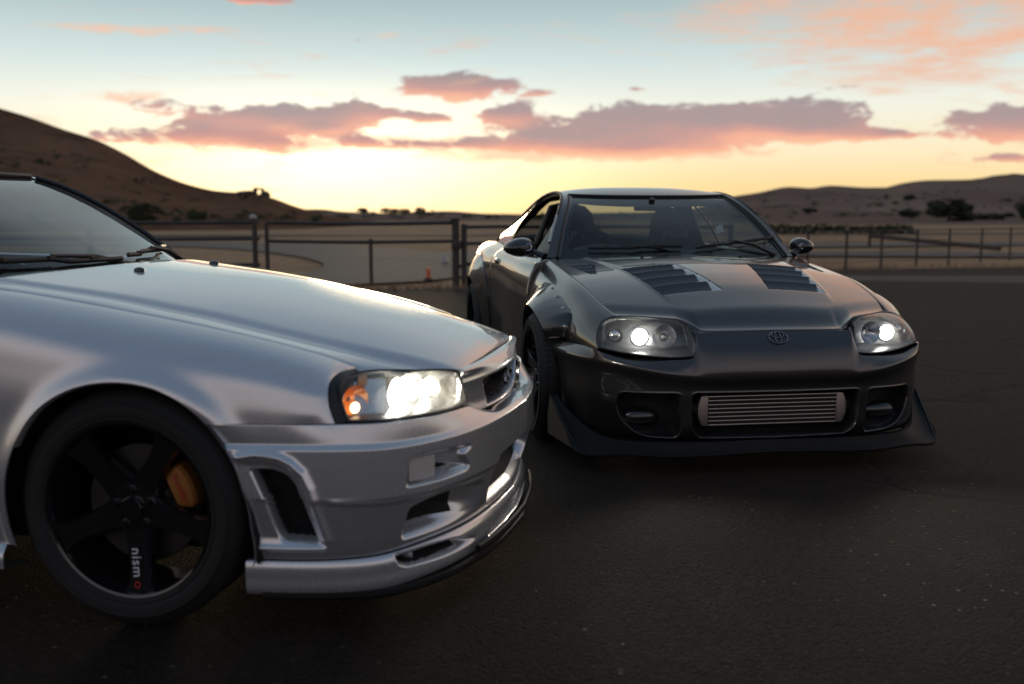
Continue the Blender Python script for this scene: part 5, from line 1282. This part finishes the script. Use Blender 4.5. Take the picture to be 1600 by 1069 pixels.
# splitter with upswept ends
n = 80; I = resample(np.array(B_LIP_I), n); O = resample(np.array(B_LIP_O), n); 
half = [I + (-.03, -.01, 0), I]
for t in (.25, .5, .75, .97): half.append(I + (O - I) * t + np.array([0, 0, -.010 * math.sin(math.pi * t)]))
half += [O + (0, 0, .003), O + (.002, .001, -.003), O + (-.002, 0, -.013), O * (1, .97, 1) + (-.04, 0, -.014), I + (-.06, -.02, -.055)]
G = np.stack(half, 1); b = MB(); b.grid(fullgrid(G)); b.build('front_splitter', M['lipblack'], CB, angle=35)
for sg in (-1, 1):     # folded end plates
    b = MB(); T = (.412, sg * .940, .290); F_ = (.728, sg * .877, .087); Rr = (.435, sg * .955, .112); R2 = (.40, sg * .95, .20)
    P = np.array([T, F_, Rr, R2]); Q = P - (0, sg * .008, 0); b.add(np.concatenate([P, Q]), [(0, 1, 2, 3), (7, 6, 5, 4), (0, 4, 5, 1), (1, 5, 6, 2), (2, 6, 7, 3), (3, 7, 4, 0)]); b.build('end_plate', M['satin'], CB, smooth=False)
    # filler behind the bumper corner, in front of the tyre
    b = MB(); b.grid(np.array([[(.30, sg * .86, .53), (.30, sg * .86, .40), (.40, sg * .88, .28), (.42, sg * .9, .12)], [(.28, sg * .70, .53), (.30, sg * .70, .40), (.38, sg * .70, .28), (.42, sg * .7, .12)]])); b.build('splash_guard', M['matte'], CB)
# intercooler
b = MB(); b.box((.800, 0, .274), (.06, .60, .140)); ic = b.build('intercooler', M['fins'], CB)
for k in range(8):
    z = .210 + .0183 * k; b = MB(); b.box((.832, 0, z), (.008, .604, .0058)); b.build('bar', M['alu'], ic, bevel=.001)
for sg in (-1, 1):
    b = MB(); b.prism([(sg * .302, .204), (sg * .302, .346), (sg * .338, .342), (sg * .352, .30), (sg * .352, .25), (sg * .335, .208)], .77, .836, axis='x'); b.build('end_tank', M['tank'], ic, bevel=.008)
    pth = [(.80, sg * .34, .28), (.78, sg * .40, .28), (.70, sg * .44, .28)]; b = MB(); b.tube(pth, .032, 14)
    b.build('hose', M['rubber'], CB)
for q in range(6):      # small cooler slats to the left of the intercooler
    b = MB(); b.box((.775, .418 - .004 * q, .215 + .020 * q), (.03, .05, .004), [[1, 0, 0], [0, .96, -.26], [0, .26, .96]]); b.build('cooler_slat', M['satin'], bumpB)
for sg in (-1, 1):      # smooth duct inside each outer intake
    b = MB(); b.ball((.70, sg * .57, .235), (.05, .10, .05), 18); b.build('brake_duct', M['grey_black'], CB)
    b = MB(); b.tube([(.790 - .02, sg * .49, .358), (.765, sg * .60, .356)], .003, 6); b.build('duct_edge', M['alu'], CB)

# headlamps
LB = geoB_lamp()
for sg in (-1, 1):
    G = LB * [1, sg, 1]; inw = np.array([-.11, -sg * .03, .0])
    b = MB(); b.grid(lamp_bowl(G, inw)); hl = b.build('headlight', M['lampgrey'], CB, angle=60)
    b = MB(); b.grid(G + np.array([.003, sg * .001, .001])); b.build('lens', M['lens'], hl, angle=80)
    b = MB(); b.tube(border(G) - (.002, 0, 0), .0048, 8, closed=True); b.build('seal', M['seal'], hl)
    lb = resample(LB[-1, 8:], 24) + (0, -.001, 0); nb = resample(np.array([(.806, .362, .634), (.830, .364, .618), (.851, .377, .558), (.868, .389, .516)]), 24)
    b = MB(); b.grid(np.stack([lb + (-.012, 0, 0), (lb * .5 + nb * .5) + (-.002, 0, 0), nb + (.0005, -.004, 0)], 1) * [1, sg, 1]); b.build('lamp_surround', M['grey'], CB)
    ax = (1, sg * .14, 0)
    refl((.768, sg * .492, .604), .053, .045, ax).build('high_beam_reflector', M['lampchrome'], hl)
    disc((.740, sg * .490, .604), .013, ax, 1.0).build('high_beam_bulb', M['chrome'], hl)
    b = MB(); t = np.linspace(0, 2 * np.pi, 36, endpoint=False); b.tube(np.stack([np.full(36, .722) - .02 * np.sin(t) * 0, sg * .593 + .041 * np.cos(t), .600 + .041 * np.sin(t)], -1), .006, 8, closed=True); b.build('projector_ring', M['lampchrome'], hl)
    disc((.712, sg * .593, .600), .037, ax, .35, 32).build('projector', M['bulb'], hl)
    beam(CB, (.86, sg * .58, .58), sg, 16)
    refl((.668, sg * .692, .600), .036, .04, (1, sg * .3, 0)).build('turn_signal', M['lampdark'], hl)
    disc((.655, sg * .692, .600), .030, (1, sg * .3, 0), .35).build('turn_signal_lens', M['lampchrome'], hl)
    b = MB(); b.grid(G[40:75, 6:14] * .5 + G[40:75, 6:14] * .5 + inw * .35); b.build('reflector_band', M['lampchrome'], hl)
    pass

# greenhouse
SB = geoB_shell(); nuB, nvB = SB.shape[:2]
FSB = fullgrid(SB.swapaxes(0, 1)).swapaxes(0, 1); VB = abs(np.linspace(-1, 1, FSB.shape[1]))[None, :] + 0 * FSB[..., 0]
ax_ = lambda x: int(np.argmin(abs(SB[:, 0, 0] - x)))
UB = np.arange(nuB)[:, None] + 0 * VB
edge_w = .93 - .02 * (UB / ax_(-1.2))
wsB = (UB >= 0) & (UB <= ax_(-1.205) - 3 * VB ** 6) & (VB < .91); rgB = (UB >= ax_(-2.02)) & (UB <= ax_(-3.05)) & (VB < .86)
rollN = outward(FSB, CEN_B)
panel('roof', FSB, [M['grey']], CB, CEN_B, keep=~(fm(wsB) | fm(rgB)), flange=.03, roll=0)
panel('windscreen', FSB - rollN * .006, [M['screen']], CB, CEN_B, keep=fm(wsB), flange=0, roll=0)
panel('rear_window', FSB - rollN * .006, [M['screen']], CB, CEN_B, keep=fm(rgB), flange=0, roll=0)
kt = ax_(-1.205)
# black frit band inside the edges of the windscreen
band = fm(wsB) & ~fm((UB >= 5) & (UB <= kt - 9) & (VB < .87)); panel('windscreen_band', FSB - rollN * .010, [M['satin']], CB, CEN_B, keep=band, flange=0, roll=0)
hd = FSB[ax_(-1.24):ax_(-2.0), 6:-6] - rollN[ax_(-1.24):ax_(-2.0), 6:-6] * .018; b = MB(); b.grid(hd[::4, ::6]); b.build('headliner', M['fabric'], CB)
for sg in (-1, 1):
    a0, a1 = ax_(-.86), ax_(-2.72); rail = SB[a0:a1, -1]; x_ = rail[:, 0]
    bx = np.linspace(x_[0] - .02, x_[-1] + .10, len(x_)); bl_ = np.array([on_wing(SGB[:, :3], x, 1.2, 0) for x in bx]); kk = [np.argmin(abs(SGB[:, 0, 0] - x)) for x in bx]; bl_ = SGB[kk, 0] + (0, -.010, -.004)
    mid = (rail + bl_) / 2 + (0, .022, 0)
    q0, q1 = int(.60 * len(x_)), int(.64 * len(x_))
    b = MB(); b.grid((np.stack([rail + (0, -.003, -.010), mid, bl_], 1) * [1, sg, 1])[q1::2]); b.build('quarter_window', M['screen'], CB, angle=80)
    if sg > 0: b = MB(); b.grid((np.stack([rail + (0, -.003, -.010), mid, bl_], 1) * [1, sg, 1])[:q0:2]); b.build('door_window', M['screen'], CB, angle=80)
    b = MB(); b.grid(np.stack([np.stack([rail[q0:q1], mid[q0:q1], bl_[q0:q1]], 1)], 0)[0] * [1, sg, 1]); b.build('door_pillar', M['satin'], CB, angle=80)
    b = MB(); b.tube((rail[::4] + (0, .004, -.004)) * [1, sg, 1], .009, 8); b.build('window_trim', M['satin'], CB)
    b = MB(); fr = np.concatenate([SB[ax_(-.62):a0, -1][::3], rail[::4][:3]]); b.tube((fr + (0, .006, -.012)) * [1, sg, 1], .011, 8); b.build('door_frame', M['alu'] if sg < 0 else M['satin'], CB)
    # triangular corner between pillar, door and mirror
    b = MB(); b.grid(np.stack([SB[ax_(-.49):a0, -1][::4], np.array([on_wing(SGB[:, :2], min(-.62, x), .90, -.004) for x in SB[ax_(-.49):a0, -1, 0][::4]])], 1) * [1, sg, 1]); b.build('mirror_sail', M['satin'], CB)
    # door mirror: open-backed pod on a stalk
    c = np.array([-.80, sg * (.895 if sg < 0 else .872), .957]); b = MB(); t = np.linspace(0, 1, 14); pr_ = [(.001, .075), (.030, .068), (.050, .045), (.060, .01), (.060, -.03), (.054, -.055), (.048, -.058), (.042, -.045), (.0, -.03)]
    b.lathe(pr_, axis='x', n=26); b.xform(lambda v: v * (1, 1.55, .92) * (1, 1, 1) * np.stack([1 + 0 * v[:, 0], 1 + 0 * v[:, 0], 1 - 3.2 * v[:, 1] * sg], -1) - (0, 0, .08) * np.abs(v[:, 1:2]) * (v[:, 1:2] * sg > 0)); mr = b.build('door_mirror', M['grey'] if sg < 0 else M['grey'], CB, tuple(c)); mr.scale = (1, 1, 1) if sg < 0 else (.85, .74, .9); mr.rotation_euler = (0, 0, R_(12 * sg))
    b = MB(); b.tube([(-.70, sg * .755, .905), (-.74, sg * .80, .925), (-.79, sg * .85, .945)], [.034, .026, .022], 10, flat=.6); b.build('mirror_stalk', M['satin'], CB)
    b = MB(); t = np.linspace(0, 2 * np.pi, 24, endpoint=False); b.tube(np.stack([np.full(24, .060), .016 * 1.3 * np.cos(t) - sg * .045 * 0 - .055 * sg, .018 * np.sin(t)], -1), .004, 6, closed=True); b.build('mirror_duct', M['chrome'], mr)
    for j_ in (int(.925 * nvB),):
        b = MB(); b.tube((SB[:kt:5, j_] + (0, 0, .003)) * [1, sg, 1], .008, 6); b.build('windscreen_trim', M['seal'], CB)
b = MB(); b.tube([FSB[kt, j] + (0, 0, .002) for j in range(5, FSB.shape[1] - 5, 4)], .008, 6); b.build('windscreen_trim', M['seal'], CB)
# tail, wing, floor
tl = np.array([[(-3.18, q * .73, .958 - .03 * q * q), (-3.40, q * .74, .95 - .03 * q * q), (-3.52, q * .70, .86), (-3.56, q * .70, .62), (-3.50, q * .68, .26)] for q in np.linspace(-1, 1, 9)])
b = MB(); b.grid(net(tl, 40, 40)); b.build('tail', M['grey'], CB)
b = MB(); b.box((-1.4, 0, .20), (3.6, 1.10, .10)); b.box((.42, 0, .34), (.50, .96, .30)); b.box((-1.55, 0, .40), (2.0, 1.62, .30)); b.build('underbody', M['void'], CB)
# cowl and wipers
uu = np.linspace(-1, 1, 31); edge = np.stack([-.48 - .17 * abs(uu) ** 2.4, uu * .735, np.interp(abs(uu), [0, .4, .8, 1], [.909, .906, .900, .892])], -1)
gl = np.stack([np.interp(abs(uu), [0, .33, .66, .88, 1], SB[0, [0, int(.33 * nvB), int(.66 * nvB), int(.88 * nvB), -1], 0]), uu * .74, np.full(31, .900)], -1)
b = MB(); b.grid(np.stack([edge + (.03, 0, -.03), edge + (-.003, 0, -.010), gl + (-.02, 0, -.006)], 1)); b.build('cowl_panel', M['matte'], CB)
wiper(CB, SB, -.52, .02, 4, 5, (-.56, .02, .918)); wiper(CB, SB, .10, .66, 4, 10, (-.60, .60, .915))
for y in (-.285, .285):
    b = MB(); p = np.array([-.32, y, hood_z(-.32, y) + .003]); b.ball(p, (.012, .010, .009), 10); b.build('washer_jet', M['satin'], CB)
# cabin
D_ = np.array([[(-.60 - .10 * abs(q) ** 2, q * .68, .885), (-.74, q * .68, .915), (-.92, q * .68, .90), (-1.05, q * .68, .86), (-1.08, q * .68, .74), (-1.0, q * .68, .5)] for q in np.linspace(-1, 1, 13)])
b = MB(); b.grid(net(D_, 40, 30)); db = b.build('dashboard', M['dash'], CB)
b = MB(); t = np.linspace(0, np.pi, 14); b.grid(np.stack([np.stack([np.full(14, x), -.36 - .20 * np.cos(t) * s_, .87 + .10 * np.sin(t) ** .7 * s_], -1) for x, s_ in ((-.78, .7), (-.84, .97), (-1.0, 1.0), (-1.02, .9))], 0)); b.build('instrument_hood', M['dash'], db)
b = MB(); t = np.linspace(0, 2 * np.pi, 32, endpoint=False); b.tube(np.stack([-1.14 - .06 * np.sin(t), -.37 + .175 * np.cos(t), .88 + .165 * np.sin(t)], -1), .014, 8, closed=True); b.box((-1.14, -.37, .88), (.03, .32, .03)); b.box((-1.14, -.37, .82), (.03, .03, .14)); b.build('steering_wheel', M['satin'], CB)
for sg in (-1, 1):
    st = cross_section_seat(CB, -1.52, sg * .37, .36, M['fabric'])
    lettering('seat_lettering', 'BRIDE', .060, M['letter'], st, frame_m((-1.52 - .238, sg * .37, .36 + .655), (0, 1, 0), (-.15, 0, 1)), spacing=1.25)
b = MB(); b.box((-1.16, .01, 1.205), (.03, .22, .065)); rv = b.build('rear_view_mirror', M['satin'], CB, bevel=.012); b = MB(); b.tube([(-1.15, .01, 1.21), (-1.13, .01, 1.25)], .02, 10); b.build('mirror_mount', M['satin'], rv)
b = MB(); b.box((-.86, .36, 1.06), (.004, .045, .045), [[1, 0, 0], [0, .94, -.34], [0, .34, .94]]); b.build('permit_sticker', M['white'], CB)
for sg in (-1, 1):
    b = MB(); b.grid(np.array([[(-1.9, sg * .70, .90), (-1.9, sg * .70, .45)], [(-2.0, sg * .3, .92), (-2.0, sg * .3, .45)], [(-2.0, 0, .92), (-2.0, 0, .45)]])); b.build('rear_bulkhead', M['fabric'], CB)
    b = MB(); b.tube([(-1.85, sg * .62, .5), (-1.86, sg * .60, .95), (-1.85, sg * .50, 1.20), (-1.85, sg * .3, 1.245), (-1.85, 0, 1.25)], .022, 10); b.build('roll_hoop', M['satin'], CB)
# wheels
for sg in (-1, 1):
    wheel(CB, 0, .962, sg, .325, .240, .265, rot=20, caliper=None, lip=M['rim'], detail=sg < 0)
    wheel(CB, -2.55, .985, sg, .325, .240, .285, rot=50, detail=False)
